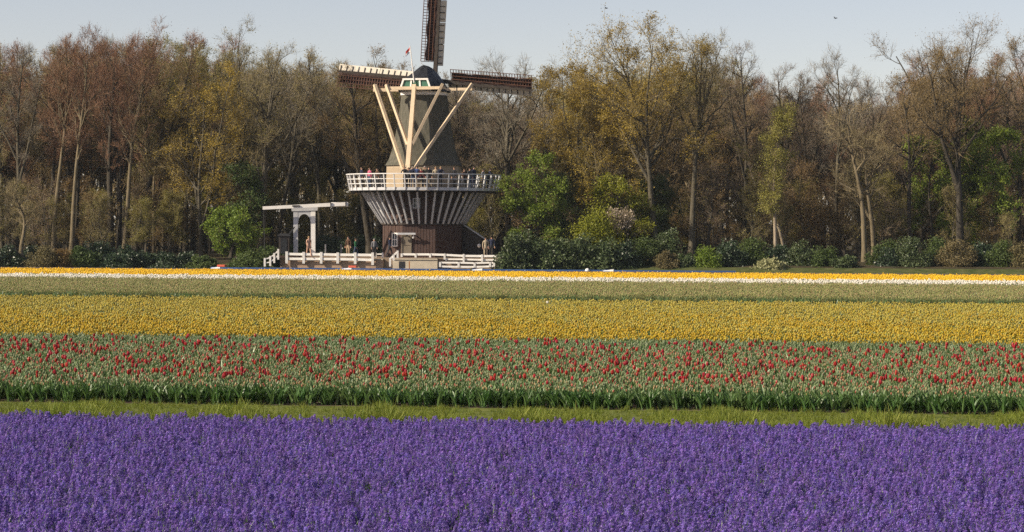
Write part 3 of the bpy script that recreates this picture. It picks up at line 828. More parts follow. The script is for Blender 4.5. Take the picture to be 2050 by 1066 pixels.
# ------------------------------------------------------------------ people
def make_body(pose):
    """one continuous skinned figure, 1.72 m tall, facing -Y"""
    me = bpy.data.meshes.new('body')
    bm = bmesh.new()
    P, E, R = [], [], []
    def nd(p, r, par=None):
        P.append(Vector(p)); R.append(r)
        if par is not None: E.append((par, len(P) - 1))
        return len(P) - 1
    lean = 0.16 if pose == 'lean' else 0.0
    st = 0.20 if pose == 'walk' else 0.0
    pel = nd((0, 0, 0.93), (0.155, 0.11))
    wai = nd((0, -lean * 0.25, 1.08), (0.14, 0.10), pel)
    che = nd((0, -lean * 0.7, 1.28), (0.165, 0.115), wai)
    sho = nd((0, -lean, 1.42), (0.13, 0.09), che)
    nec = nd((0, -lean * 1.15, 1.49), (0.055, 0.055), sho)
    hd = nd((0, -lean * 1.25 - 0.012, 1.58), (0.078, 0.092), nec)
    tp = nd((0, -lean * 1.3, 1.66), (0.066, 0.078), hd)
    hands = []
    for s in (-1, 1):
        sh = nd((s * 0.185, -lean, 1.40), (0.062, 0.06), sho)
        if pose == 'lean':
            el = nd((s * 0.25, -lean - 0.16, 1.19), (0.047, 0.047), sh); wr = nd((s * 0.13, -lean - 0.36, 1.13), (0.034, 0.034), el); h = nd((s * 0.10, -lean - 0.43, 1.12), (0.042, 0.026), wr)
        elif pose == 'photo':
            el = nd((s * 0.24, -0.13, 1.21), (0.047, 0.047), sh); wr = nd((s * 0.09, -0.24, 1.45), (0.034, 0.034), el); h = nd((s * 0.06, -0.25, 1.52), (0.042, 0.026), wr)
        else:
            sw = st * s * 0.8
            el = nd((s * 0.25, 0.02 + sw * 0.6, 1.13), (0.047, 0.047), sh); wr = nd((s * 0.26, -0.05 + sw, 0.90), (0.034, 0.034), el); h = nd((s * 0.255, -0.07 + sw, 0.82), (0.026, 0.042), wr)
        hands.append((P[wr].copy(), P[h].copy(), s))
        hp = nd((s * 0.095, 0, 0.86), (0.098, 0.10), pel)
        kn = nd((s * 0.10, -0.02 - s * st * 0.6, 0.49), (0.066, 0.07), hp)
        an = nd((s * 0.105, 0.03 - s * st * (1.2 if s > 0 else 1.5), 0.09), (0.045, 0.048), kn)
        nd((s * 0.115, -0.10 - s * st * 1.2, 0.045), (0.045, 0.035), an)
    vs = [bm.verts.new(p) for p in P]
    for a, b in E: bm.edges.new((vs[a], vs[b]))
    bm.to_mesh(me); bm.free()
    ob = bpy.data.objects.new('body', me)
    COL.objects.link(ob)
    md = ob.modifiers.new('skin', 'SKIN')
    for v, r in zip(me.skin_vertices[0].data, R): v.radius = r
    me.skin_vertices[0].data[0].use_root = True
    sb = ob.modifiers.new('sub', 'SUBSURF'); sb.levels = 1; sb.render_levels = 1
    dg = bpy.context.evaluated_depsgraph_get()
    ev = bpy.data.meshes.new_from_object(ob.evaluated_get(dg))
    bpy.data.objects.remove(ob, do_unlink=True)
    # hands: four fingers and a thumb, plus nose and ears, joined into the same mesh
    mb = MB()
    mb.v = [tuple(v.co) for v in ev.vertices]; mb.f = [tuple(p.vertices) for p in ev.polygons]; mb.m = [0] * len(mb.f)
    nb_body = len(mb.f)
    for wr, h, s in hands:
        d = (h - wr).normalized()
        side = d.cross(Vector((0, 1, 0.3))).normalized()
        drop = d.cross(side).normalized()
        for k, ln in enumerate((0.07, 0.082, 0.076, 0.058)):
            b = h + side * (0.030 - 0.020 * k)
            mb.tube([b - d * 0.01, b + d * ln * 0.5 + drop * 0.006, b + d * ln + drop * 0.022], [0.010, 0.009, 0.006], 5)
        b = h - d * 0.03 + side * 0.03
        mb.tube([b, b + side * 0.025 + d * 0.025, b + side * 0.03 + d * 0.055], [0.012, 0.010, 0.007], 5)
    hc = P[hd]
    mb.tube([hc + Vector((0, -0.08, 0.03)), hc + Vector((0, -0.112, -0.008)), hc + Vector((0, -0.085, -0.016))], [0.008, 0.014, 0.008], 5)
    for s in (-1, 1):
        mb.tube([hc + Vector((s * 0.076, 0.01, 0.025)), hc + Vector((s * 0.088, 0.015, 0.0)), hc + Vector((s * 0.076, 0.008, -0.03))], [0.010, 0.015, 0.008], 5)
    # material per face: 0 top, 1 trousers, 2 skin, 3 shoes, 4 eyes
    mi = []
    for f in mb.f:
        c = sum((Vector(mb.v[i]) for i in f), Vector()) / len(f)
        nearhand = any((c - h).length < 0.095 or (c - (wr + (h - wr) * 0.4)).length < 0.055 for wr, h, s in hands)
        if c.z < 0.085: mi.append(3)
        elif nearhand: mi.append(2)
        elif (c - P[hd]).length < 0.2 and c.z > P[nec].z: mi.append(2)
        elif c.z < 0.97 and abs(c.x) < 0.215: mi.append(1)
        else: mi.append(0)
    mb.m = mi
    for s in (-1, 1):
        e = hc + Vector((s * 0.032, -0.088, 0.028))
        mb.tube([e + Vector((-0.012, 0, 0)), e + Vector((0, -0.006, 0)), e + Vector((0.012, 0, 0))], [0.003, 0.007, 0.003], 5, mi=4)
    e = hc + Vector((0, -0.086, -0.042))
    mb.tube([e + Vector((-0.024, 0.006, 0)), e, e + Vector((0.024, 0.006, 0))], [0.003, 0.005, 0.003], 5, mi=5)
    body = mb.mesh('body', [CM['navy'], CM['jean'], M['skin'], CM['black'], HAIR['dark'], CM['darkred']], smooth=True)
    # hair cap
    hb = MB()
    n1, n2 = 7, 12
    rr = []
    for i in range(n1):
        th = 0.05 + (math.pi * 0.60) * i / (n1 - 1)
        row = []
        for j in range(n2):
            ph = 2 * math.pi * j / n2
            front = max(0, -math.sin(ph))
            t2 = th * (1 - 0.42 * front)
            row.append(P[hd] + Vector((0, 0.012, 0.025)) + Vector((0.094 * math.sin(t2) * math.cos(ph), 0.112 * math.sin(t2) * math.sin(ph), 0.105 * math.cos(t2))))
        rr.append(row)
    hb.loft(rr, cap0=True, cap1=False)
    hair = hb.mesh('hair', [HAIR['dark']], smooth=True)
    return body, hair
BODY = {p: make_body(p) for p in ('stand', 'lean', 'photo', 'walk')}
def person(loc, face, pose, top, legs, hair, label, size=1.0, group=None):
    body, hr = BODY[pose]
    o = bpy.data.objects.new('person', body)
    COL.objects.link(o)
    o.location = loc; o.rotation_euler = (0, 0, face); o.scale = (size,) * 3
    for i, m in enumerate((CM[top], CM[legs])):
        o.material_slots[i].link = 'OBJECT'
        o.material_slots[i].material = m
    h = bpy.data.objects.new('hair', hr)
    COL.objects.link(h); h.parent = o
    h.material_slots[0].link = 'OBJECT'; h.material_slots[0].material = HAIR[hair]
    tag(o, label, 'person', group)
    return o
GZ = 6.50
def gallery_person(px, r, *a, **k):
    x = XP(px, MY) - MX
    y = -math.sqrt(max(0.3, r * r - x * x))
    face = math.atan2(x, -y) if 'face' not in k else k.pop('face')
    return person((MX + x, MY + y, GZ), face, *a, **k)
gp = 'visitors on the mill gallery'
gallery_person(727, 5.75, 'stand', 'navy', 'black', 'dark', 'person in dark navy jacket, leftmost on the mill gallery', group=gp)
gallery_person(744, 5.7, 'stand', 'pink', 'jean', 'brown', 'person in bright pink top on the left of the mill gallery', size=0.95, group=gp)
gallery_person(759, 5.3, 'stand', 'brown', 'charcoal', 'dark', 'person in brown coat between the pink top and the lit stone wall', size=0.93, group=gp)
gallery_person(816, 5.8, 'lean', 'black', 'black', 'dark', 'person in black leaning on the railing right of the tail pole foot', group=gp)
gallery_person(822, 5.2, 'photo', 'charcoal', 'black', 'brown', 'person in charcoal holding up hands behind the leaning person in black', size=0.96, group=gp)
gallery_person(831, 5.75, 'lean', 'navy', 'jean', 'grey', 'grey haired person in navy leaning on the gallery railing', group=gp)
gallery_person(838, 4.9, 'stand', 'blue', 'navy', 'dark', 'person in dark blue standing close to the mill wall', size=1.03, group=gp)
gallery_person(847, 5.7, 'stand', 'darkred', 'black', 'dark', 'person in dark red jacket at the middle of the railing', size=0.92, group=gp)
gallery_person(854, 5.5, 'photo', 'olive', 'grey', 'grey', 'person in olive grey jacket raising a camera on the gallery', size=1.02, group=gp)
gallery_person(862, 5.7, 'stand', 'black', 'charcoal', 'dark', 'person in black jacket just right of the olive grey one', size=0.99, group=gp)
gallery_person(875, 5.2, 'stand', 'beige', 'beige', 'blond', 'fair haired person in pale beige coat on the gallery', group=gp)
gallery_person(884, 5.7, 'lean', 'navy', 'black', 'blond', 'fair haired person in navy jacket leaning beside the beige coat', group=gp)
gallery_person(911, 5.6, 'stand', 'black', 'black', 'brown', 'person in black standing alone on the right half of the gallery', group=gp, face=-0.9)
gallery_person(930, 4.6, 'stand', 'brown', 'charcoal', 'brown', 'person in brown behind the railing right of the lone black figure', size=0.93, group=gp)
gallery_person(941, 5.6, 'stand', 'charcoal', 'jean', 'dark', 'person in charcoal jacket and blue jeans on the right of the gallery', size=0.97, group=gp)
gallery_person(949, 5.5, 'stand', 'navy', 'navy', 'dark', 'tall person in navy beside the charcoal jacket and jeans', size=1.05, group=gp)
gallery_person(967, 5.6, 'stand', 'grey', 'black', 'dark', 'person in grey jacket second from the right end of the gallery', size=0.94, group=gp)
gallery_person(976, 5.4, 'lean', 'navy', 'black', 'dark', 'person in dark clothes leaning out at the right end of the gallery', group=gp)
gq = 'visitors walking on the mill quay'
def quay_person(px, Y, *a, **k):
    x = XP(px, Y)
    f = k.pop('face')
    return person((x, Y, 0.80), f, *a, **k)
quay_person(618, 207.4, 'walk', 'peach', 'peach', 'blond', 'person in pale pink clothes walking below the drawbridge portal', face=0.6, group=gq)
quay_person(697, 207.6, 'stand', 'brown', 'tan', 'dark', 'person in brown top and tan trousers behind the long white fence', face=-0.5, group=gq)
quay_person(712, 208.2, 'walk', 'green', 'jean', 'brown', 'person in green jacket behind the long white fence', face=1.2, size=0.9, group=gq)
quay_person(749, 207.8, 'stand', 'grey', 'charcoal', 'grey', 'person in grey at the right end of the long white fence', face=0.2, size=0.9, group=gq)
quay_person(780, 208.0, 'walk', 'navy', 'charcoal', 'dark', 'person in navy walking past the mill window', face=1.3, group=gq)
quay_person(972, 207.6, 'stand', 'beige', 'beige', 'brown', 'person in pale beige coat beside the lean-to and the hedge', face=0.3, size=0.98, group=gq)
quay_person(984, 209.0, 'stand', 'navy', 'black', 'dark', 'person in dark blue standing left of the laurel hedge', face=-0.2, size=1.05, group=gq)

# ------------------------------------------------------------------ birds
def bird(px, py, Y, label, sc=1.0):
    p = W(px, py, Y)
    m = MB()
    prof_ = [(-0.22, 0.01), (-0.12, 0.05), (0.0, 0.075), (0.12, 0.06), (0.17, 0.035), (0.22, 0.04), (0.26, 0.025), (0.31, 0.004)]
    m.loft([[Vector((x, r * math.cos(a), r * math.sin(a))) for a in np.linspace(0, 2 * math.pi, 8, endpoint=False)] for x, r in prof_])
    for s in (-1, 1):
        m.add([(0.10, s * 0.05, 0.02), (-0.08, s * 0.05, 0.02), (-0.10, s * 0.32, 0.16), (0.10, s * 0.30, 0.17), (-0.08, s * 0.66, 0.10), (-0.01, s * 0.68, 0.10)],
              [(0, 1, 2, 3), (3, 2, 4, 5)])
    m.add([(-0.20, -0.02, 0), (-0.20, 0.02, 0), (-0.36, 0.07, 0.0), (-0.36, -0.07, 0.0)], [(0, 1, 2, 3)])
    o = m.build('bird', M['bird_dark'])
    o.location = p; o.scale = (sc,) * 3; o.rotation_euler = (0.25, 0.1, 0.5)
    tag(o, label, 'bird', 'small birds flying over the wood')
bird(1213, 17, 205, 'tiny dark bird in flight left of the tall oak top', 0.5)
bird(1672, 37, 205, 'tiny dark bird in flight above the round bare crown', 0.55)

# ------------------------------------------------------------------ trees
def grow(rng, pts, radii, n, tmin, tmax, ang, angsd, length, K, wob, up, rr, tpow=1.0):
    """children of polylines pts (N,K0,3): n per parent; returns (N*n,K,3) points and radii"""
    N, K0, _ = pts.shape
    par = np.repeat(np.arange(N), n)
    m = len(par)
    base = (np.tile(np.arange(n), N) + rng.random(m)) / n
    t = tmin + (tmax - tmin) * base ** tpow
    s = t * (K0 - 1)
    i = np.minimum(s.astype(int), K0 - 2); f = (s - i)[:, None]
    p0 = pts[par, i] * (1 - f) + pts[par, i + 1] * f
    tan = pts[par, i + 1] - pts[par, i]
    tan /= np.linalg.norm(tan, axis=1, keepdims=True) + 1e-9
    pr = radii[par, i] * (1 - f[:, 0]) + radii[par, i + 1] * f[:, 0]
    rv = rng.normal(size=(m, 3))
    perp = rv - tan * np.sum(rv * tan, axis=1, keepdims=True)
    perp /= np.linalg.norm(perp, axis=1, keepdims=True) + 1e-9
    a = np.radians(ang + angsd * rng.normal(size=m))[:, None]
    d = tan * np.cos(a) + perp * np.sin(a)
    L = length(t, par, m) * (0.75 + 0.5 * rng.random(m))
    out = np.zeros((m, K, 3)); out[:, 0] = p0
    p = p0.copy()
    upv = np.array([0, 0, 1.0])
    for k in range(1, K):
        d = d + wob * rng.normal(size=(m, 3)) + up * upv / (K - 1)
        d /= np.linalg.norm(d, axis=1, keepdims=True) + 1e-9
        p = p + d * (L / (K - 1))[:, None]
        out[:, k] = p
    r0 = np.minimum(pr * 0.72, rr(L))
    rad_ = r0[:, None] * np.linspace(1, 0.22, K)[None, :]
    return out, rad_

def tubes(pts, radii, S):
    N, K, _ = pts.shape
    tan = np.gradient(pts, axis=1)
    tan /= np.linalg.norm(tan, axis=2, keepdims=True) + 1e-9
    ref = np.where(np.abs(tan[..., 2:3]) > 0.9, np.array([1.0, 0, 0]), np.array([0, 0, 1.0]))
    s = np.cross(tan, ref); s /= np.linalg.norm(s, axis=2, keepdims=True) + 1e-9
    u = np.cross(s, tan)
    a = 2 * np.pi * np.arange(S) / S
    V = pts[:, :, None, :] + radii[:, :, None, None] * (np.cos(a)[None, None, :, None] * s[:, :, None, :] + np.sin(a)[None, None, :, None] * u[:, :, None, :])
    idx = np.arange(N * K * S).reshape(N, K, S)
    q = np.stack([idx[:, :-1], np.roll(idx, -1, 2)[:, :-1], np.roll(idx, -1, 2)[:, 1:], idx[:, 1:]], axis=-1).reshape(-1, 4)
    return V.reshape(-1, 3), q

def ribbons(rng, pts, w0):
    """flat strips from (N,K,3) polylines"""
    N, K, _ = pts.shape
    tan = pts[:, -1] - pts[:, 0]
    rv = rng.normal(size=(N, 3))
    s = np.cross(tan, rv); s /= np.linalg.norm(s, axis=1, keepdims=True) + 1e-9
    w = (w0 * np.linspace(1, 0.35, K))[None, :, None] * 0.5
    A = pts + s[:, None] * w; B = pts - s[:, None] * w
    V = np.stack([A, B], axis=2).reshape(-1, 3)
    idx = np.arange(N * K * 2).reshape(N, K, 2)
    q = np.stack([idx[:, :-1, 0], idx[:, :-1, 1], idx[:, 1:, 1], idx[:, 1:, 0]], axis=-1).reshape(-1, 4)
    return V, q

def leaves(rng, centers, size, up=0.3, aspect=0.6):
    n = len(centers)
    nr = rng.normal(size=(n, 3)); nr[:, 2] += up
    nr /= np.linalg.norm(nr, axis=1, keepdims=True)
    rv = rng.normal(size=(n, 3))
    a = np.cross(nr, rv); a /= np.linalg.norm(a, axis=1, keepdims=True)
    b = np.cross(nr, a)
    sz = (size * (0.6 + 0.8 * rng.random(n)))[:, None]
    V = np.stack([centers - a * sz * 0.5, centers + b * sz * aspect * 0.5, centers + a * sz * 0.5, centers - b * sz * aspect * 0.5], axis=1).reshape(-1, 3)
    q = np.arange(n * 4).reshape(n, 4)
    return V, q

KIND = {
    #          twig    bark    leaf     nleaf  lsize  limbs  ang  up    twigw  twigs
    'red':   ('red', 'dark', 'rust', 1500, 0.09, 16, 34, 0.55, 0.022, 9),
    'grey':  ('grey', 'grey', None, 0, 0.1, 14, 42, 0.45, 0.022, 7),
    'tan':   ('tan', 'grey', 'olive', 1700, 0.11, 14, 40, 0.45, 0.022, 7),
    'brown': ('brown', 'dark', 'brown', 5000, 0.10, 14, 48, 0.35, 0.023, 7),
    'ochre': ('tan', 'grey', 'ochre', 17000, 0.115, 15, 50, 0.30, 0.023, 6),
    'olive': ('tan', 'dark', 'olive', 8000, 0.11, 14, 45, 0.40, 0.023, 6),
    'green': ('brown', 'dark', 'fresh', 15000, 0.16, 16, 60, 0.12, 0.023, 5),
    'lime':  ('brown', 'dark', 'lime', 11000, 0.15, 14, 58, 0.15, 0.023, 5),
    'mid':   ('brown', 'dark', 'mid', 14000, 0.16, 16, 60, 0.12, 0.023, 5),
    'birch': ('tan', 'birch', 'birch', 8000, 0.10, 18, 28, 0.10, 0.020, 7),
    'plum':  ('plum', 'dark', 'olive', 900, 0.09, 14, 45, 0.40, 0.022, 7),
    'blossom': ('tan', 'dark', 'blossom', 1100, 0.15, 12, 50, 0.25, 0.022, 5),
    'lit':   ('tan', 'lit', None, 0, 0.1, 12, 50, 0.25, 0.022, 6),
}
def tree_meshes(kind, H, hw, clear, seed, lean=(0, 0), trunk_r=None, fork=False, bend=0.35, leaf_f=1.0, twig_f=1.0, S=8, bark=None, thin=0.72):
    tw, bk, lf, nl, ls, nlimb, ang, up, tww, ntw = KIND[kind]
    bk = bark or bk; tww = tww * thin
    rng = np.random.default_rng(seed)
    K = 12
    tt = np.linspace(0, 1, K)
    tr = trunk_r or (0.009 * H + 0.03)
    P0 = np.zeros((1, K, 3))
    ph = rng.random(2) * 6.28
    if fork is False and kind in ('grey', 'plum', 'brown', 'tan', 'red', 'olive') and H > 9: fork = 2
    P0[0, :, 2] = tt * H * (0.88 if fork else 0.93)
    for c in (0, 1):
        P0[0, :, c] = lean[c] * tt ** 1.2 + bend * (np.sin(tt * 5.5 + ph[c]) - math.sin(ph[c])) * tt
    R0 = (tr * (1 - tt) ** 0.75 + 0.02)[None]
    R0[0, 0] *= 1.35
    stems = [(P0, R0)]
    if fork:
        nf = 2 if fork is True else fork
        fp_, fr_ = grow(rng, P0, R0, nf, clear * 0.8, clear * 1.35, 24, 6, lambda t, par, m: H * (0.91 - 0.86 * t) * 0.97, 9, 0.06, 0.22, lambda L: np.full(len(L), tr * 0.75))
        stems.append((fp_, fr_))
    def prof(t):
        x = np.clip((t - clear) / (1 - clear), 0, 1)
        return 0.35 + 0.75 * np.sin(np.pi * np.clip(x * 0.9 + 0.08, 0, 1)) ** 0.8 * (1 - 0.22 * x)
    l1 = []
    for k, (p, r) in enumerate(stems):
        n = nlimb if k == 0 else max(5, int(nlimb * 0.55))
        a, b = grow(rng, p, r, n, clear if k == 0 else 0.2, 0.97, ang, 9, (lambda t, par, m: hw * 1.05 * prof(t)) if k == 0 else (lambda t, par, m: hw * 0.75 * (1.1 - 0.5 * t)),
                    7, 0.13, up, lambda L: 0.026 * L + 0.03)
        l1.append((a, b))
    p1 = np.concatenate([a for a, b in l1]); r1 = np.concatenate([b for a, b in l1])
    len1 = np.linalg.norm(p1[:, -1] - p1[:, 0], axis=1)
    p2, r2 = grow(rng, p1, r1, 7, 0.22, 0.98, 42, 10, lambda t, par, m: len1[par] * 0.52 * (1.15 - 0.6 * t), 5, 0.15, up * 0.7, lambda L: 0.019 * L + 0.018)
    len2 = np.linalg.norm(p2[:, -1] - p2[:, 0], axis=1)
    p3, r3 = grow(rng, p2, r2, int(ntw), 0.15, 1.0, 40, 12, lambda t, par, m: np.maximum(0.45, len2[par] * 0.55), 4, 0.16, up * 0.6, lambda L: 0.010 * L + 0.006)
    len3 = np.linalg.norm(p3[:, -1] - p3[:, 0], axis=1)
    n4 = max(2, int(round(4 * twig_f)))
    p4, r4 = grow(rng, p3, r3, n4, 0.1, 1.0, 38, 12, lambda t, par, m: np.maximum(0.35, len3[par] * 0.75), 2, 0.1, up * 0.5, lambda L: 0.006 + 0 * L)
    # trunk mesh
    VV, QQ, b = [], [], 0
    for (p, r), s in [(st_, S) for st_ in stems] + [((p1, r1), 5), ((p2, r2), 3)]:
        v, q = tubes(p, r, s); VV.append(v); QQ.append(q + b); b += len(v)
    trunk = np_mesh('trunk', np.concatenate(VV), np.concatenate(QQ), mats=[BARK[bk]], smooth=True)
    # crown mesh
    VV, QQ, MM, b = [], [], [], 0
    for p, w in ((p3, tww * 1.25), (p4, tww * 0.85)):
        v, q = ribbons(rng, p, w); VV.append(v); QQ.append(q + b); MM.append(np.zeros(len(q), int)); b += len(v)
    mats = [TWIG[tw]]
    if lf and nl:
        nl = int(nl * leaf_f)
        src = np.concatenate([p4[:, -1], p4[:, 0], p3[:, -1]])
        # leaves gather on some branches and leave others nearly bare
        wgt = rng.random(len(p2)) ** 1.5 + 0.08
        w4 = np.repeat(np.repeat(wgt, int(ntw)), n4); w3 = np.repeat(wgt, int(ntw))
        ww = np.concatenate([w4, w4, w3]); ww /= ww.sum()
        c = src[rng.choice(len(src), nl, p=ww)] + rng.normal(size=(nl, 3)) * 0.11
        v, q = leaves(rng, c, ls)
        VV.append(v); QQ.append(q + b); MM.append(np.ones(len(q), int)); b += len(v)
        mats.append(LEAF[lf])
    crown = np_mesh('crown', np.concatenate(VV), np.concatenate(QQ), mats=mats, qmat=np.concatenate(MM))
    return trunk, crown
def place_tree(name, loc, meshes, label, cat, group=None, rz=0.0, sc=(1, 1, 1)):
    t = empty(name, loc, rz)
    t.scale = sc
    link('trunk', meshes[0], t); link('crown', meshes[1], t)
    tag(t, label, cat, group)
    return t
FZ = 0.7
def tree_px(name, kind, px, Y, ptx, pty, hwpx, clear, seed, label, cat='tree', group=None, **kw):
    x = XP(px, Y)
    top = W(ptx, pty, Y)
    H = top.z - FZ + kw.pop('dz', 0.0)
    hw = hwpx / FPX * Y
    ln = (top.x - x, kw.pop('leany', 0.0))
    ms = tree_meshes(kind, H, hw, clear, seed, lean=ln, **kw)
    return place_tree(name, (x, Y, FZ - 0.05), ms, label, cat, group)
T = tree_px
# --- left of the mill
T('bare_tree', 'tan', 3, 226, 6, 58, 42, 0.42, 11, 'pale bare tree at the left edge of the wood')
T('bare_tree', 'grey', 36, 222, 52, 42, 46, 0.40, 12, 'tall thin grey bare tree, second from the left edge')
T('young_tree', 'lit', 42, 209, 30, 372, 42, 0.42, 13, 'small crooked pale trunked tree at the far left front of the wood', bend=0.5, trunk_r=0.17)
T('bare_tree', 'red', 97, 224, 108, 92, 58, 0.42, 14, 'dark slim trunked tree with reddish twigs, left of the leaning pale trunk')
T('bare_tree', 'red', 107, 218, 128, 66, 64, 0.45, 15, 'reddish bare tree with pale leaning trunk above the brown bush', bark='lit', fork=None, trunk_r=0.20)
T('bare_tree', 'red', 143, 217, 172, 58, 68, 0.45, 16, 'reddish bare tree with pale trunk leaning to the right', bark='lit', fork=None, trunk_r=0.20, bend=0.2)
T('bare_tree', 'red', 152, 225, 150, 90, 60, 0.45, 17, 'dark straight reddish tree just behind the pale right leaning trunk')
T('bare_tree', 'red', 222, 222, 226, 62, 84, 0.40, 18, 'big reddish brown tree with thick dark trunk on the left of the wood', trunk_r=0.30)
T('bare_tree', 'red', 238, 226, 262, 66, 80, 0.42, 19, 'thick dark trunked reddish tree right beside the biggest reddish one', trunk_r=0.20)
T('bare_tree', 'red', 248, 217, 300, 84, 80, 0.45, 20, 'reddish tree whose lower trunk shows a bright sunlit yellow patch', bark='lit', fork=None, trunk_r=0.20)  # whole trunk in paler bark: sunlight put into its colour
T('bare_tree', 'brown', 270, 221, 340, 96, 80, 0.42, 21, 'brown tree leaning right beside the bright yellow lit trunk', trunk_r=0.22)
T('bare_tree', 'olive', 300, 230, 306, 52, 76, 0.50, 22, 'tall tree with olive yellow leafing top above the reddish crowns', leaf_f=1.3)
T('bare_tree', 'olive', 372, 230, 372, 58, 66, 0.50, 23, 'tall tree with yellow green leafing top right of the olive top', leaf_f=1.4)
T('bare_tree', 'tan', 306, 221, 330, 190, 56, 0.45, 24, 'slim pale lit trunk in a pair left of the ochre tree', bark='lit', fork=None, trunk_r=0.15)
T('bare_tree', 'tan', 315, 222, 300, 200, 50, 0.45, 25, 'slim pale trunk, the right one of the pair left of the ochre tree', bark='lit', fork=None, trunk_r=0.15)
T('ochre_tree', 'ochre', 402, 217, 402, 160, 98, 0.20, 26, 'broad ochre tree coming into leaf, left of the drawbridge', fork=True, leaf_f=1.25)
T('green_tree', 'mid', 474, 217, 470, 335, 46, 0.15, 27, 'dark green leafing tree behind the bright green one by the bridge')
T('green_tree', 'green', 462, 211.5, 466, 436, 48, 0.06, 28, 'bright green small tree leaning over the canal left of the drawbridge', trunk_r=0.16)
T('bare_tree', 'tan', 478, 227, 486, 72, 84, 0.42, 29, 'grey olive bare tree above the dark green tree', leaf_f=1.2)
T('bare_tree', 'tan', 522, 217, 560, 90, 78, 0.36, 30, 'forked bare tree with olive tinge behind the drawbridge portal', fork=True, trunk_r=0.30)
T('bare_tree', 'grey', 552, 226, 610, 92, 76, 0.40, 31, 'grey bare tree leaning right behind the drawbridge')
T('bare_tree', 'tan', 640, 228, 640, 96, 62, 0.42, 32, 'bare tree with olive twigs left of the left sail')
T('bare_tree', 'brown', 742, 218, 694, 92, 66, 0.30, 33, 'dark forked bare tree reaching up behind the left sail', fork=True, trunk_r=0.32)
T('bare_tree', 'brown', 757, 221, 760, 150, 58, 0.30, 34, 'dark forked brown tree close to the left of the mill tower', fork=3, trunk_r=0.34)
T('bare_tree', 'olive', 720, 233, 728, 104, 62, 0.45, 35, 'olive brown rounded tree top behind the left sail', leaf_f=1.2)
T('bare_tree', 'brown', 790, 234, 790, 98, 64, 0.45, 36, 'golden brown rounded tree top left of the upright sail')
# --- right of the mill
T('bare_tree', 'plum', 915, 234, 905, 122, 48, 0.42, 37, 'small brown grey bare tree just right of the mill cap')
T('bare_tree', 'grey', 1020, 226, 1010, 100, 90, 0.40, 38, 'rounded grey bare tree standing behind the right sail', fork=True, trunk_r=0.30)
T('bare_tree', 'plum', 960, 229, 960, 190, 62, 0.30, 39, 'brown bare tree low behind the right sail beside the tower')
T('green_tree', 'green', 1058, 210.2, 1068, 312, 56, 0.12, 40, 'fresh green tree between the mill gallery and the ochre oak', leaf_f=1.35, fork=True)
T('green_tree', 'mid', 1108, 214, 1108, 345, 40, 0.12, 41, 'darker green tree at the right side of the fresh green one')
T('oak_tree', 'ochre', 1316, 214, 1240, 62, 128, 0.40, 42, 'tall ochre oak with bent pale trunk, the highest tree left of center right', fork=3, trunk_r=0.28, leaf_f=1.7, bend=0.6)
T('ochre_tree', 'ochre', 1160, 219, 1140, 104, 90, 0.25, 43, 'golden ochre tree on the left shoulder of the tall oak', fork=3, leaf_f=1.9)
T('ochre_tree', 'ochre', 1215, 216.5, 1195, 215, 92, 0.15, 44, 'lower orange ochre tree under the tall oak', leaf_f=1.1)
T('bare_tree', 'tan', 1384, 213.5, 1402, 48, 84, 0.48, 45, 'tall straight bare tree with olive tinge right of the tall ochre oak', trunk_r=0.26, bend=0.15, fork=True, leaf_f=0.9, twig_f=0.8)
T('bare_tree', 'plum', 1490, 226, 1486, 48, 56, 0.42, 46, 'tall narrow grey bare tree between the olive tinged one and the birch')
T('young_tree', 'plum', 1416, 214, 1418, 330, 44, 0.30, 47, 'small pale stemmed bare tree between the two tall trunks', trunk_r=0.10)
T('birch_tree', 'birch', 1552, 212.5, 1562, 200, 38, 0.26, 48, 'slim birch with yellow green hanging twigs and pale trunk', trunk_r=0.15, leaf_f=2.0)
T('birch_tree', 'birch', 1572, 214, 1528, 255, 34, 0.25, 49, 'pale forked birch directly right of the slim yellow green birch', trunk_r=0.12, fork=True, leaf_f=0.7)
T('bare_tree', 'plum', 1560, 232, 1556, 96, 60, 0.42, 50, 'dark grey bare tree behind the birches')
T('bare_tree', 'plum', 1612, 231, 1606, 122, 56, 0.42, 51, 'low grey bare tree left of the round bare crown')
T('bare_tree', 'grey', 1676, 226, 1670, 70, 66, 0.48, 52, 'bare tree with round airy grey crown standing out against the sky', trunk_r=0.20)
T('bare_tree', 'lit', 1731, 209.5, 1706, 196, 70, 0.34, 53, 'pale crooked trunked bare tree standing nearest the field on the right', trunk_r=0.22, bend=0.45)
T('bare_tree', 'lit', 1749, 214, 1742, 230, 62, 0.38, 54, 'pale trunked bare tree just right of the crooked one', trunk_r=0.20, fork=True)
T('bare_tree', 'plum', 1740, 232, 1746, 140, 70, 0.40, 55, 'purplish brown bare tree behind the two pale crooked trunks')
T('bare_tree', 'brown', 1823, 216, 1800, 124, 72, 0.38, 56, 'brown bare tree with dark slightly bent trunk left of the big right oak', trunk_r=0.20)
T('bare_tree', 'brown', 1888, 221, 1880, 90, 74, 0.45, 57, 'slender dark trunked brown tree right behind the big right oak', trunk_r=0.20)
T('oak_tree', 'brown', 1921, 214, 1935, 62, 122, 0.36, 58, 'big brown budding oak with thick forked trunk near the right edge', fork=3, trunk_r=0.34, leaf_f=1.5)
T('bare_tree', 'brown', 2040, 222, 2046, 40, 90, 0.40, 59, 'brown budding tree cut by the right edge of the picture', leaf_f=1.3)
T('green_tree', 'green', 1868, 218.5, 1868, 262, 60, 0.15, 60, 'fresh green tree behind the slender trunk left of the big right oak')
T('green_tree', 'green', 1995, 217.5, 1990, 262, 72, 0.15, 61, 'green leafing tree behind the big right oak at the right edge', leaf_f=1.3)
T('green_tree', 'green', 1935, 219.5, 1940, 250, 58, 0.15, 62, 'green leafing tree seen through the fork of the big right oak')
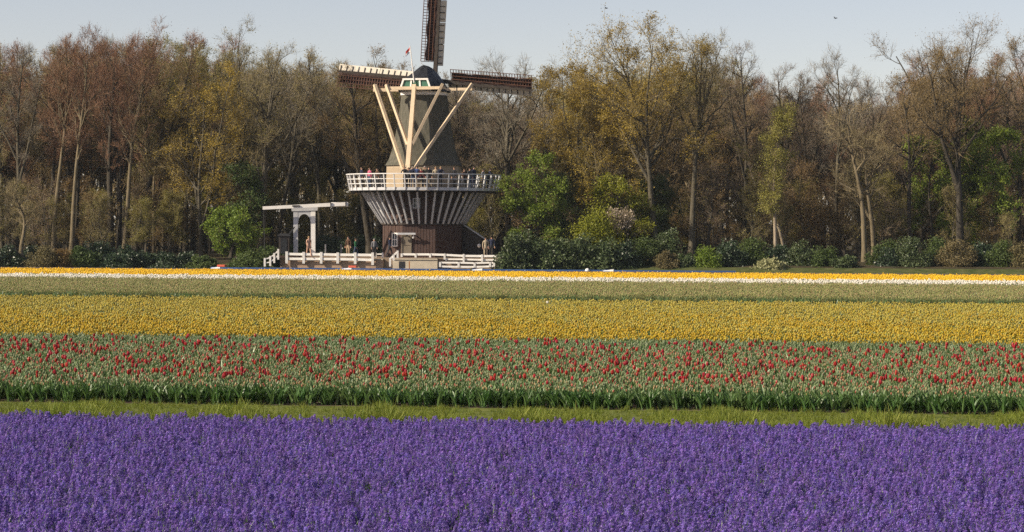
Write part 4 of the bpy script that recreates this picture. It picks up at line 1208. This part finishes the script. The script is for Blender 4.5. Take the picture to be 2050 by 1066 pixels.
T('lime_bush', 'lime', 1238, 212.5, 1240, 358, 60, 0.05, 64, 'olive lime shrub between the bright shrub and the oak trunk', cat='bush', trunk_r=0.12)
T('blossom_tree', 'blossom', 1252, 209.6, 1248, 426, 20, 0.70, 66, 'pale pink blossoming shrub above the laurel hedge', cat='bush', trunk_r=0.07)
T('green_tree', 'mid', 1300, 219, 1300, 370, 60, 0.05, 65, 'dark green tree behind the lower trunk of the tall oak')

# --- trees further back: a few shapes, copied
BG = []
for i, (k, H, hw, cl) in enumerate((('red', 17.5, 3.2, 0.35), ('brown', 17, 3.6, 0.30), ('grey', 17, 3.2, 0.38), ('tan', 17, 3.4, 0.35), ('plum', 16.5, 3.4, 0.28), ('olive', 17, 3.4, 0.35))):
    BG.append((k, H, tree_meshes(k, H, hw, cl, 200 + i, S=6, thin=1.0)))
R = random.Random(5)
sil = [(-260, 90), (0, 95), (90, 96), (130, 70), (440, 72), (640, 112), (820, 122), (880, 140), (940, 140), (1060, 150), (1090, 150), (1150, 120), (1450, 100), (1540, 130), (1640, 160), (1760, 165), (1830, 110), (2320, 90)]
def sil_y(px): return float(np.interp(px, [a for a, b in sil], [b for a, b in sil]))
def bgkind(px):
    if px < 440: return R.choice([0, 0, 0, 1, 3])
    if px < 830: return R.choice([2, 3, 3, 5, 1])
    if px < 1090: return R.choice([4, 4, 2, 1])
    if px < 1480: return R.choice([3, 5, 1, 1])
    if px < 1800: return R.choice([4, 4, 2, 0])
    return R.choice([1, 1, 0, 4])
NAMES = {0: 'reddish', 1: 'brown', 2: 'grey', 3: 'olive grey', 4: 'plum brown', 5: 'olive leafing'}
ZONE = [(-400, 440, 'far left part of the wood'), (440, 840, 'wood behind the drawbridge'), (840, 1090, 'wood behind the right sail'), (1090, 1480, 'wood behind the tall ochre oak'),
        (1480, 1800, 'wood behind the birches'), (1800, 2600, 'wood at the far right')]
for Y, step, drop in ((239, 54, 26), (250, 50, 12), (263, 48, 4), (278, 46, 0)):
    px = -230.0
    while px < 2300:
        q = bgkind(px)
        k, H, ms = BG[q]
        y = sil_y(px) + drop + R.uniform(0, 46)
        h = W(px, y, Y).z - FZ
        s = h / H
        zn = [z for a, b, z in ZONE if a <= px < b][0]
        lab = '%s tree in the back rows of the %s' % (NAMES[q], zn)
        place_tree('woodland_tree', (XP(px, Y), Y + R.uniform(-4, 4), FZ - 0.05), ms, lab, 'tree', lab.replace(' tree', ' trees', 1), rz=R.uniform(0, 6.28), sc=(s * R.uniform(0.95, 1.25), s * R.uniform(0.95, 1.25), s))
        px += step * R.uniform(0.75, 1.3)
# undergrowth saplings between the trunks
SAP = [(k, tree_meshes(k, 6.5, 2.2, 0.06, 300 + i, trunk_r=0.06, S=5, twig_f=0.8, thin=0.9)) for i, k in enumerate(('plum', 'brown', 'tan', 'olive'))]
for Y, n in ((216, 26), (221, 34), (228, 40), (236, 40)):
    for i in range(n):
        px = -120 + 2300 * (i + R.random()) / n
        if 540 < px < 1010 and Y < 224: continue
        if Y < 218 and not (0 < px < 420 or 1330 < px < 2050): continue
        k, ms = R.choice(SAP)
        zn = [z for a, b, z in ZONE if a <= px < b][0]
        s = R.uniform(0.6, 1.25)
        lab = 'thin %s sapling under the trees of the %s' % ({'plum': 'plum brown', 'brown': 'brown', 'tan': 'pale', 'olive': 'olive leafing'}[k], zn)
        place_tree('sapling', (XP(px, Y), Y + R.uniform(-2, 2), FZ - 0.05), ms, lab, 'sapling', lab.replace('sapling', 'saplings', 1), rz=R.uniform(0, 6.28), sc=(s, s, s))
# the wood beyond, one mass
def far_wood():
    rng = np.random.default_rng(77)
    VV, QQ, MM, b = [], [], [], 0
    n = 34000
    x = rng.uniform(-85, 85, n); y = rng.uniform(290, 312, n); z = rng.random(n) ** 0.8 * (13.0 + 2.0 * np.sin(x * 0.21) + 1.2 * np.sin(x * 0.73 + 1)) + 0.5
    p = np.stack([x, y, z], 1)
    d = rng.normal(size=(n, 3)); d[:, 2] = np.abs(d[:, 2]) + 0.8; d /= np.linalg.norm(d, axis=1, keepdims=True)
    pts = np.stack([p, p + d * rng.uniform(0.8, 2.4, n)[:, None]], 1)
    v, q = ribbons(rng, pts, 0.16); VV.append(v); QQ.append(q); MM.append(np.zeros(len(q), int)); b += len(v)
    n = 16000
    x = rng.uniform(-85, 85, n); y = rng.uniform(292, 316, n); z = rng.random(n) * 9 + 0.4
    v, q = leaves(rng, np.stack([x, y, z], 1), 0.75); VV.append(v); QQ.append(q + b); MM.append(np.ones(len(q), int)); b += len(v)
    n = 160
    base_ = np.stack([rng.uniform(-80, 80, n), rng.uniform(284, 300, n), np.full(n, 0.5)], 1)
    tp = base_ + np.stack([rng.normal(0, .5, n), rng.normal(0, .5, n), rng.uniform(9, 14, n)], 1)
    v, q = tubes(np.stack([base_, (base_ + tp) / 2, tp], 1), np.tile(np.array([0.22, 0.16, 0.05]), (n, 1)), 5); VV.append(v); QQ.append(q + b); MM.append(np.full(len(q), 2)); b += len(v)
    me = np_mesh('distant_wood', np.concatenate(VV), np.concatenate(QQ), mats=[TWIG['brown'], LEAF['drybush'], BARK['dark']], qmat=np.concatenate(MM))
    o = link('distant_wood', me); tag(o, 'brown mass of the wood beyond the nearer trees', 'wood', kind='stuff')
far_wood()

# ------------------------------------------------------------------ bushes
def bush_meshes(leaf, rx, ry, rz, seed, ncl=46, per=110, ls=0.16, stems=14, twig='brown', fill=0.35):
    rng = np.random.default_rng(seed)
    u = rng.normal(size=(ncl, 3)); u /= np.linalg.norm(u, axis=1, keepdims=True)
    u[:, 2] = np.abs(u[:, 2]) * 1.0 - 0.12
    rr = rng.uniform(0.62, 1.0, ncl)[:, None]
    c = u * rr * np.array([rx, ry, rz])
    c[:, 2] = np.maximum(c[:, 2], 0.15) 
    cr = (0.16 + 0.14 * rng.random(ncl)) * (rx + rz) * 0.5
    idx = np.repeat(np.arange(ncl), per)
    n = len(idx)
    d = rng.normal(size=(n, 3)); d /= np.linalg.norm(d, axis=1, keepdims=True)
    p = c[idx] + d * (cr[idx] * rng.random(n) ** 0.4)[:, None] * np.array([1.1, 1.0, 0.8])
    p[:, 2] = np.maximum(p[:, 2], 0.02 + 0.1 * rng.random(n))
    v, q = leaves(rng, p, ls, up=0.5, aspect=0.55)
    n2 = int(n * fill)
    e = rng.normal(size=(n2, 3)); e /= np.linalg.norm(e, axis=1, keepdims=True); e[:, 2] = np.abs(e[:, 2])
    v2, q2 = leaves(rng, e * (rng.random(n2) ** 0.4)[:, None] * np.array([rx, ry, rz]) * 0.8, ls * 1.2, up=0.5, aspect=0.6)
    fol = np_mesh('foliage', np.concatenate([v, v2]), np.concatenate([q, q2 + len(v)]), mats=[LEAF[leaf]])
    b0 = np.stack([rng.normal(0, rx * 0.12, stems), rng.normal(0, ry * 0.12, stems), np.zeros(stems)], 1)
    b1 = c[rng.integers(0, ncl, stems)]
    mid = (b0 + b1) / 2 + np.array([0, 0, 0.15]) * rz
    vv, qq = tubes(np.stack([b0, mid, b1], 1), np.tile(np.array([0.035, 0.025, 0.008]), (stems, 1)), 4)
    st = np_mesh('stem', vv, qq, mats=[TWIG[twig]])
    return fol, st
def bush(px, Y, pyt, hwpx, leaf, label, seed, z=-0.35, ry=None, name='bush', grp=None, **kw):
    Y -= 2.9 if Y < 215 and z < 0.6 else 0
    top = W(px, pyt, Y)
    rz = top.z - z; rx = hwpx / FPX * Y
    f, s = bush_meshes(leaf, rx, ry or rx * 0.8, rz, seed, **kw)
    t = empty(name, (XP(px, Y), Y, z))
    link('foliage', f, t); link('stem', s, t)
    tag(t, label, 'bush', grp)
    return t
B = bush
# left
B(8, 211, 486, 46, 'rhodo', 'dark green bush at the far left edge under the bare trees', 401)
B(60, 213, 484, 36, 'rhodo', 'dark bush behind the small crooked tree at the left', 402)
B(88, 208.6, 487, 38, 'drybush', 'olive green bush left of the rust brown one', 403, ls=0.11)
B(122, 208.8, 486, 24, 'brown', 'rust brown bush at the foot of the pale leaning trunk', 404, ls=0.10)
B(165, 211, 488, 44, 'mid', 'dark green bush below the right leaning pale trunk', 405)
B(195, 214, 472, 42, 'rhodo', 'taller dark rhododendron left of the thick dark trunks', 406)
B(245, 211, 490, 46, 'rhodo', 'dark rhododendron under the thick reddish trees', 407)
B(290, 212, 497, 40, 'rhodo', 'low dark bush right of the thick reddish trunks', 408)
B(335, 211, 502, 36, 'rhodo', 'low dark bush under the pale trunk pair', 409)
B(372, 213, 500, 34, 'rhodo', 'low dark bush left of the bright green tree', 410)
B(410, 210.5, 505, 34, 'mid', 'small green bush at the foot of the bright green tree', 411)
B(500, 210, 492, 44, 'mid', 'green bush between the bright green tree and the hut', 412)
B(535, 213, 478, 30, 'mid', 'dark green bush left behind the wooden hut', 413)
B(668, 219, 470, 60, 'rhodo', 'dark bush behind the posts right of the drawbridge', 414, z=0.7)
B(735, 220, 462, 40, 'rhodo', 'dark bush close to the left wall of the mill', 415, z=0.7)
B(600, 219, 480, 44, 'mid', 'dark green bush behind the drawbridge portal', 416, z=0.7)
# right: laurel hedge row
lg = 'bushes of the laurel hedge right of the mill'
B(1026, 208.5, 459, 30, 'laurel', 'rounded laurel bush at the left end of the hedge by the fence', 421, z=-0.45, grp=lg, ls=0.19)
B(1062, 209.5, 457, 42, 'laurel', 'laurel bush second from the left end of the hedge', 422, z=-0.45, grp=lg, ls=0.19)
B(1108, 209, 460, 44, 'laurel', 'laurel bush at the middle left of the hedge, below the fresh green tree', 423, z=-0.45, grp=lg, ls=0.19)
B(1156, 209.2, 459, 44, 'laurel', 'laurel bush of the hedge directly below the bright yellow green shrub', 424, z=-0.45, grp=lg, ls=0.19)
B(1204, 209, 463, 42, 'laurel', 'dark laurel bush of the hedge below the pink blossom', 425, z=-0.45, grp=lg, ls=0.19)
B(1246, 209.4, 470, 38, 'rhodo', 'darkest bush at the right end of the laurel hedge', 426, z=-0.45, grp=lg)
B(1194, 211.5, 380, 54, 'lime', 'bright yellow green shrub behind the laurel hedge', 63, ncl=80, per=120, ls=0.16)
B(1290, 211, 466, 40, 'mid', 'green bush at the foot of the tall ochre oak', 428)
B(1338, 212, 448, 34, 'laurel', 'grey green bush right of the tall oak trunk', 429)
B(1335, 209, 497, 30, 'drybush', 'low olive bush in front of the grey green one', 430, ls=0.12)
B(1372, 209.4, 500, 26, 'laurel', 'low laurel bush left of the bright rounded bush', 431)
B(1414, 209, 484, 32, 'fresh', 'bright green rounded bush right of the laurel hedge', 432, ls=0.12)
B(1462, 210.5, 474, 38, 'rhodo', 'dark bush right of the bright green rounded one', 433)
B(1505, 212, 470, 40, 'mid', 'mid green bush at the foot of the birches, left', 434)
B(1545, 208.2, 514, 44, 'pale', 'low pale leaved bush at the water edge below the birches', 435, ls=0.20)
B(1560, 212, 478, 40, 'rhodo', 'dark bush directly below the birches', 436)
B(1608, 211, 474, 42, 'laurel', 'glossy green bush right of the birches', 437)
B(1648, 210, 486, 36, 'mid', 'green bush left of the crooked pale trunk', 438)
B(1690, 209, 505, 36, 'laurel', 'low bush at the left foot of the crooked pale trunk', 439)
B(1768, 212, 462, 36, 'mid', 'green bush right of the two pale crooked trunks', 440)
B(1782, 210, 490, 30, 'rhodo', 'dark low bush right of the crooked pale trunk', 441)
B(1826, 209.6, 460, 46, 'laurel', 'big grey green bush at the foot of the bent brown tree', 442, ls=0.15)
B(1880, 211.5, 462, 38, 'mid', 'dark green bush left of the big right oak trunk', 443)
B(1916, 209.4, 458, 44, 'drybush', 'big olive brown bush with pale stems below the big oak', 444, ls=0.13, stems=40, twig='tan')
B(1965, 210.5, 468, 38, 'rhodo', 'dark bush right of the olive brown bush with pale stems', 445)
B(2004, 209.6, 462, 36, 'mid', 'green bush second from the right edge', 446)
B(2046, 209, 470, 34, 'drybush', 'brownish bush at the right edge of the picture', 447, ls=0.13)

# ------------------------------------------------------------------ flowers
SRC = bpy.data.collections.new('plant_sources')          # never linked to the scene: only feeds the fields
def leaf_blade(mb, base, az, length, width, lean, mi, segs=4, droop=0.5, fold=0.25):
    d = Vector((math.cos(az), math.sin(az), 0)); s = Vector((-math.sin(az), math.cos(az), 0))
    p = Vector(base); ang_ = lean
    vs = []
    for k in range(segs + 1):
        f = k / segs
        w = width * (math.sin(math.pi * min(1, 0.18 + 0.82 * f)) ** 0.7) * 0.5 if f < 1 else 0.002
        nrm = d * -math.cos(ang_) + Vector((0, 0, math.sin(ang_)))
        vs += [p - s * w + nrm * (w * fold), p - nrm * w * fold, p + s * w + nrm * (w * fold)]
        if k < segs:
            p = p + (d * math.sin(ang_) + Vector((0, 0, math.cos(ang_)))) * (length / segs)
            ang_ += droop / segs
    fs = []
    for k in range(segs):
        a, b = 3 * k, 3 * (k + 1)
        fs += [(a, a + 1, b + 1, b), (a + 1, a + 2, b + 2, b + 1)]
    mb.add(vs, fs, mi)
def cup(mb, base, axis, h, r, mi, n=6, open_=0.7):
    axis = Vector(axis).normalized()
    s = axis.cross(Vector((0.3, 1, 0.1))).normalized(); u = axis.cross(s)
    rings_ = []
    for (f, rr) in ((0, 0.35), (0.3, 0.95), (0.62, 1.0), (0.9, open_), (1.0, open_ * 0.55)):
        rings_.append([Vector(base) + axis * (h * f) + (s * math.cos(2 * math.pi * i / n) + u * math.sin(2 * math.pi * i / n)) * (r * rr * (1.0 if i % 2 else 0.9)) for i in range(n)])
    mb.loft(rings_, mi, cap0=True, cap1=True)
def tulip_into(mb, rng, x, y, h, leafm, bloom, bh, br, nleaf=3, op=0.7, lw=0.055):
    tx, ty = rng.normal(0, 0.02), rng.normal(0, 0.02)
    top = Vector((x + tx, y + ty, h - bh))
    mb.tube([(x, y, 0), (x + tx * 0.5, y + ty * 0.5, h * 0.5), top], [0.006, 0.005, 0.005], 4, mi=leafm, cap=False)
    a0 = rng.uniform(0, 6.28)
    for k in range(nleaf):
        leaf_blade(mb, (x, y, 0.01 + 0.03 * k), a0 + k * 2.2 + rng.normal(0, 0.3), h * rng.uniform(0.55, 0.85), lw * rng.uniform(0.75, 1.25), rng.uniform(0.12, 0.42), leafm, droop=rng.uniform(0.2, 0.9))
    if bloom is not None:
        cup(mb, top, (tx * 2, ty * 2, 1), bh, br, bloom, open_=op)
def variants(name, n, fn, mats, seed):
    c = bpy.data.collections.new(name + '_source')
    out = []
    for i in range(n):
        rng = np.random.default_rng(seed + i)
        mb = MB(); fn(mb, rng, i)
        me = mb.mesh(name, mats)
        o = bpy.data.objects.new('%s_%02d' % (name, i), me)
        c.objects.link(o); out.append(me)
    return c, out
TL = [M['tulip_leaf'], M['bud_green'], M['bud_peach'], M['petal_rose'], M['petal_red']]
# unopened tulips: pale buds among blue green leaves
def f_bud(mb, rng, i):
    tulip_into(mb, rng, 0, 0, rng.uniform(0.34, 0.43), 0, [1, 1, 2, 1, 3, 2][i % 6], 0.052, 0.015, nleaf=4, op=0.5, lw=0.06)
C_BUD, ME_BUD = variants('budding_tulip', 6, f_bud, TL, 10)
TLD = [M['tulip_dark_leaf'], M['bud_green'], M['bud_peach'], M['petal_rose'], M['petal_red']]  # front row leaves darker: shade on the bed's near side put into the colour
C_EDGE, ME_EDGE = variants('tulip_edge', 6, f_bud, TLD, 10)
def f_red(mb, rng, i):
    tulip_into(mb, rng, 0, 0, rng.uniform(0.44, 0.52), 0, 4, rng.uniform(0.07, 0.10), rng.uniform(0.026, 0.036), nleaf=3, op=[0.6, 0.9, 0.75, 0.65][i % 4])
C_RED, ME_RED = variants('red_tulip', 4, f_red, TL, 40)
# clumps of three for the farther beds
def clump(blooms, lf, n, spread, hh, bh, br, nleaf=2):
    def f(mb, rng, i):
        for k in range(n):
            b = blooms[(i * n + k) % len(blooms)]
            tulip_into(mb, rng, rng.normal(0, spread), rng.normal(0, spread), rng.uniform(*hh), lf, b, bh * rng.uniform(0.85, 1.15), br * rng.uniform(0.85, 1.15), nleaf=nleaf, op=0.75)
    return f
MIX = [M['tulip_leaf'], M['dry_leaf'], M['bud_green'], M['petal_ochre'], M['petal_gold'], M['bud_peach']]
C_MIX, _ = variants('mixed_tulip', 8, lambda mb, rng, i: clump([[2, 3, 3], [3, 3, 2], [3, 3, 4], [4, 3, 3], [4, 4, 3], [4, 3, 4], [4, 4, 4], [4, 4, 4]][i], [1, 1, 0, 1, 0, 1, 0, 0][i], 3, 0.09, (0.33, 0.42), 0.055, 0.023)(mb, rng, 0), MIX, 60)
M['bud_olive'] = material('bud_olive', (0.25, 0.265, 0.085), (0.36, 0.35, 0.14), rough=0.5, scale=6, island=0.5, trans=0.2, obj=0.2)
PAL = [M['tulip_leaf'], M['bud_olive'], M['bud_peach'], M['dry_leaf']]
C_PAL, _ = variants('pale_tulip', 5, lambda mb, rng, i: clump([1, 1, 1, 2, 1, 1], [0, 3, 0, 0, 3][i], 4, 0.12, (0.33, 0.42), 0.055, 0.018)(mb, rng, i), PAL, 80)
WHT = [M['tulip_leaf'], M['petal_white'], M['bud_green']]
C_WHT, _ = variants('white_tulip', 4, lambda mb, rng, i: clump([1, 1, 1, 1, 1, 2], 0, 5, 0.13, (0.33, 0.41), 0.070, 0.038, nleaf=1)(mb, rng, i), WHT, 90)
YEL = [M['tulip_leaf'], M['petal_yellow'], M['bud_green']]
C_YEL, _ = variants('yellow_tulip', 4, lambda mb, rng, i: clump([1], 0, 6, 0.15, (0.32, 0.40), 0.070, 0.040, nleaf=1)(mb, rng, i), YEL, 100)
# hyacinths
HY = [M['tulip_dark_leaf'], M['petal_violet']]
def f_hya(mb, rng, i):
    for k in range(4):
        leaf_blade(mb, (0, 0, 0), k * 1.6 + rng.normal(0, 0.3), rng.uniform(0.14, 0.20), 0.022, rng.uniform(0.2, 0.5), 0, segs=3, droop=0.4)
    h = rng.uniform(0.22, 0.27)
    tx, ty = rng.normal(0, 0.014, 2)
    mb.tube([(0, 0, 0), (tx, ty, h)], [0.006, 0.004], 3, mi=0, cap=False)
    nf = 54
    for q in range(nf):
        f = (q + rng.random() * 0.6) / nf
        z = 0.06 + (h - 0.06) * f
        a = q * 2.399 + rng.normal(0, 0.25)
        R_ = 0.046 * (1 - 0.62 * f ** 2.5) * rng.uniform(0.7, 1.25)
        el = 0.1 + 0.9 * f ** 2 + rng.normal(0, 0.2)
        ax_ = Vector((math.cos(a) * math.cos(el), math.sin(a) * math.cos(el), math.sin(el)))
        s = ax_.cross(Vector((0.1, 0.2, 1))).normalized(); u = ax_.cross(s)
        c0 = Vector((tx * f, ty * f, z))
        ctr = c0 + ax_ * (R_ * 0.72)
        pr = 0.0145 * rng.uniform(0.8, 1.25)
        a0 = rng.uniform(0, 6.28)
        vs = [ctr]
        for j in range(6):
            for da, rr_, lf in ((-0.34, 0.55, 0.25), (0.0, 1.0, 0.10), (0.34, 0.55, 0.25)):
                aa = a0 + j * math.pi / 3 + da
                vs.append(ctr + (s * math.cos(aa) + u * math.sin(aa)) * (pr * rr_) + ax_ * (R_ * lf))
        mb.add(vs, [(0, 1 + 3 * j, 2 + 3 * j, 3 + 3 * j) for j in range(6)], 1)
C_HYA, ME_HYA = variants('hyacinth', 6, f_hya, HY, 120)
def f_grass(mb, rng, i):
    for k in range(26):
        a = rng.uniform(0, 6.28); r = abs(rng.normal(0, 0.06))
        leaf_blade(mb, (r * math.cos(a), r * math.sin(a), 0), rng.uniform(0, 6.28), rng.uniform(0.10, 0.30), 0.010, rng.uniform(0.05, 0.5), 0, segs=2, droop=rng.uniform(0.1, 0.9), fold=0.1)
C_GRS, _ = variants('grass_tuft', 5, f_grass, [M['grass_blade']], 140)

def scatter_group(coll):
    g = bpy.data.node_groups.new('plants', 'GeometryNodeTree')
    g.interface.new_socket('Geometry', in_out='INPUT', socket_type='NodeSocketGeometry')
    g.interface.new_socket('Geometry', in_out='OUTPUT', socket_type='NodeSocketGeometry')
    N, L = g.nodes, g.links
    i = N.new('NodeGroupInput'); o = N.new('NodeGroupOutput')
    iop = N.new('GeometryNodeInstanceOnPoints')
    ci = N.new('GeometryNodeCollectionInfo')
    ci.inputs['Collection'].default_value = coll
    ci.inputs['Separate Children'].default_value = True
    ci.inputs['Reset Children'].default_value = True
    def attr(nm, ty):
        n = N.new('GeometryNodeInputNamedAttribute'); n.data_type = ty; n.inputs['Name'].default_value = nm
        return n.outputs[0]
    e = N.new('FunctionNodeEulerToRotation')
    L.new(attr('rot', 'FLOAT_VECTOR'), e.inputs[0])
    L.new(i.outputs[0], iop.inputs['Points'])
    L.new(ci.outputs[0], iop.inputs['Instance'])
    iop.inputs['Pick Instance'].default_value = True
    L.new(attr('pick', 'INT'), iop.inputs['Instance Index'])
    L.new(e.outputs[0], iop.inputs['Rotation'])
    L.new(attr('size', 'FLOAT'), iop.inputs['Scale'])
    L.new(iop.outputs[0], o.inputs[0])
    return g
def bed_points(rng, y0, y1, dens, margin=1.22, extra=2.0, rows=None):
    """points in a slanted bed between row depths y0 and y1, a little wider than the view"""
    n = int(dens * (y1 - y0) * 2 * (y1 * 0.2 * margin + extra))
    yy = np.sqrt(rng.uniform(y0 ** 2, y1 ** 2, n))
    hw = yy * 0.2 * margin + extra
    x = rng.uniform(-1, 1, n) * hw
    jit = 0.012 * y0 ** 0.75 * (np.sin(x * 1.9 + y0) + 0.7 * np.sin(x * 4.7 + 2 * y0)) * 0.35
    yy = yy + jit
    if rows:
        yy = np.round(yy / rows) * rows + rng.normal(0, rows * 0.16, n)
    return x, yy + ROW * x, yy
def field(name, label, coll, nvar, x, y, rng, pick=None, size=(0.85, 1.15), tilt_=0.10, z=0.0, scale=None):
    n = len(x)
    me = bpy.data.meshes.new(name)
    me.vertices.add(n)
    me.vertices.foreach_set('co', np.stack([x, y, np.full(n, z)], 1).astype(np.float32).ravel())
    r = np.stack([rng.normal(0, tilt_, n), rng.normal(0, tilt_, n), rng.uniform(0, 6.283, n)], 1).astype(np.float32)
    a = me.attributes.new('rot', 'FLOAT_VECTOR', 'POINT'); a.data.foreach_set('vector', r.ravel())
    a = me.attributes.new('size', 'FLOAT', 'POINT'); a.data.foreach_set('value', (rng.uniform(size[0], size[1], n) * (1 if scale is None else scale)).astype(np.float32))
    a = me.attributes.new('pick', 'INT', 'POINT'); a.data.foreach_set('value', (rng.integers(0, nvar, n) if pick is None else pick).astype(np.int32))
    o = link(name, me)
    md = o.modifiers.new('plants', 'NODES'); md.node_group = scatter_group(coll)
    tag(o, label, 'flower field' if 'grass' not in name else 'grass', kind='stuff')
    return o
def inview(x, y, z, lo=1066, m=0):
    """pixel row and whether the point is inside the frame"""
    d = np.stack([x, y, z - CAM_H], 1)
    f = d @ np.array(_F); px = 1025 + FPX * (d @ np.array(_R)) / f; py = 533 - FPX * (d @ np.array(_U)) / f
    return px, py, (px > m) & (px < 2050 - m) & (py < lo) & (py > 0)

rng = np.random.default_rng(3)
# purple hyacinths: the 300 that show largest are single plants, the rest one bed
x, y, yy = bed_points(rng, 22.0, 40.7, 92)
lump = np.sin(x * 2.1 + yy * 0.9) + np.sin(x * 0.8 - yy * 1.7 + 1) + np.sin(x * 4.3 + yy * 2.6 + 2)
keep = rng.random(len(x)) < 0.80 + 0.14 * np.clip(lump, -1.5, 1)
x, y, yy = x[keep], y[keep], yy[keep]
px, py, vis = inview(x, y, np.full(len(x), 0.12), lo=1058, m=6)
order = np.argsort(np.where(vis, y, 1e9))[:300]
mask = np.ones(len(x), bool); mask[order] = False
field('hyacinth_field', 'dense violet hyacinths in bloom filling the foreground', C_HYA, 6, x[mask], y[mask], rng, size=(0.76, 1.18), tilt_=0.30)
for k in order:
    o = link('hyacinth', ME_HYA[int(rng.integers(0, 6))], None, (x[k], y[k], 0))
    o.rotation_euler = (rng.normal(0, .14), rng.normal(0, .14), rng.uniform(0, 6.28)); o.scale = (float(rng.uniform(0.9, 1.2)),) * 3
    tag(o, 'violet hyacinth spike at the very front of the purple field', 'hyacinth', 'front violet hyacinths')
# grass strip
x, y, yy = bed_points(rng, 41.3, 46.3, 130, extra=1.5)
keep = rng.random(len(x)) < 0.55 + 0.3 * np.sin(x * 1.7 + np.sin(x * 0.6) * 2) + 0.4 * (yy < 42.6)
field('grass_strip', 'rough green grass path between hyacinths and tulips', C_GRS, 5, x[keep], y[keep], rng, size=(0.45, 1.1), tilt_=0.25, scale=(0.75 + 0.7 * rng.random(int(keep.sum())) ** 4) * np.clip(0.62 + 0.40 * (43.5 - yy[keep]) / 2.5 + 0.22 * np.sin(x[keep] * 2.3) + 0.15 * np.sin(x[keep] * 5.1 + 1), 0.38, 1.15))
sh = strip('grass_path', [(41.0, 0.004), (46.6, 0.004)], M['path_grass'])
# red tulip bed
x, y, yy = bed_points(rng, 46.6, 67.0, 52, rows=0.16)

px, py, vis = inview(x, y, np.full(len(x), 0.2))
order = np.argsort(np.where(vis, y - ROW * x, 1e9))[:300]
mask = np.ones(len(x), bool); mask[order] = False
pk = rng.choice([0, 1, 2, 3, 4, 5], len(x), p=[.26, .24, .14, .17, .13, .06])
field('budding_tulip_field', 'green tulips still in bud between the red blooms', C_BUD, 6, x[mask], y[mask], rng, pick=np.where(yy > 62.8, pk % 2, pk)[mask], size=(0.85, 1.12))
for k in order:
    o = link('budding_tulip', ME_EDGE[int(rng.integers(0, 6))], None, (x[k], y[k], 0))
    o.rotation_euler = (rng.normal(0, .1), rng.normal(0, .1), rng.uniform(0, 6.28)); o.scale = (float(rng.uniform(0.9, 1.1)),) * 3
    tag(o, 'green budding tulip in the front row along the grass path', 'tulip', 'front row of budding tulips')
x, y, yy = bed_points(rng, 47.5, 64.5, 4.8)
cl = np.sin(x * 1.3 + yy * 0.7) + np.sin(x * 0.55 - yy * 1.1 + 2)
keep = rng.random(len(x)) < 0.62 + 0.25 * cl
x, y, yy = x[keep], y[keep], yy[keep]
px, py, vis = inview(x, y, np.full(len(x), 0.4))
order = np.argsort(np.where(vis, y - ROW * x, 1e9))[:300]
mask = np.ones(len(x), bool); mask[order] = False
field('red_tulip_field', 'scattered red tulips in the rear of their bed', C_RED, 4, x[mask], y[mask], rng)
for k in order:
    o = link('red_tulip', ME_RED[int(rng.integers(0, 4))], None, (x[k], y[k], 0))
    o.rotation_euler = (rng.normal(0, .1), rng.normal(0, .1), rng.uniform(0, 6.28)); o.scale = (float(rng.uniform(0.9, 1.12)),) * 3
    tag(o, 'red tulip in bloom standing above the green budding tulips', 'tulip', 'red tulips in bloom')
# mixed yellow bed
x, y, yy = bed_points(rng, 68.2, 103.0, 24)
f = (yy - 68.2) / 35.8
pw = np.clip(0.92 - f * 0.98 + rng.normal(0, 0.28, len(x)) + 0.16 * np.sin(x * 0.5 + yy * 0.35), 0.0, 0.999)
field('yellow_tulip_field', 'mixed bed of golden and fading yellow tulips', C_MIX, 8, x, y, rng, pick=(pw * 8).astype(int))
# pale bed, white bed, yellow bed
x, y, yy = bed_points(rng, 111.6, 140.6, 11)
field('pale_tulip_field', 'pale green tulips in bud before the white bed', C_PAL, 5, x, y, rng)
x, y, yy = bed_points(rng, 141.2, 149.6, 13)
field('white_tulip_field', 'narrow bed of white tulips', C_WHT, 4, x, y, rng)
x, y, yy = bed_points(rng, 150.2, 169.0, 12)
field('far_yellow_tulip_field', 'far bed of bright yellow tulips before the canal', C_YEL, 4, x, y, rng)
p = W(1098, 612, 96.0)
mb = MB(); r_ = np.random.default_rng(8)
tulip_into(mb, r_, 0, 0, 0.55, 0, 1, 0.10, 0.055, op=0.9)
o = mb.build('white_tulip', WHT, None, (p.x, p.y, 0)); tag(o, 'single white tulip standing above the mixed yellow bed', 'tulip')

# ------------------------------------------------------------------ haze
def haze():
    m = bpy.data.materials.new('haze'); m.use_nodes = True
    N, L = m.node_tree.nodes, m.node_tree.links
    N.clear()
    out = N.new('ShaderNodeOutputMaterial'); v = N.new('ShaderNodeVolumePrincipled')
    v.inputs['Color'].default_value = (0.72, 0.86, 1.0, 1)
    v.inputs['Density'].default_value = 0.00008
    v.inputs['Anisotropy'].default_value = 0.0
    L.new(v.outputs[0], out.inputs['Volume'])
    o = MB().box((0, 2300, 12.0), (5400, 6000, 29.0)).build('haze', m)
    o['kind'] = 'stuff'; o['label'] = 'thin pale spring haze over fields and wood'
haze()
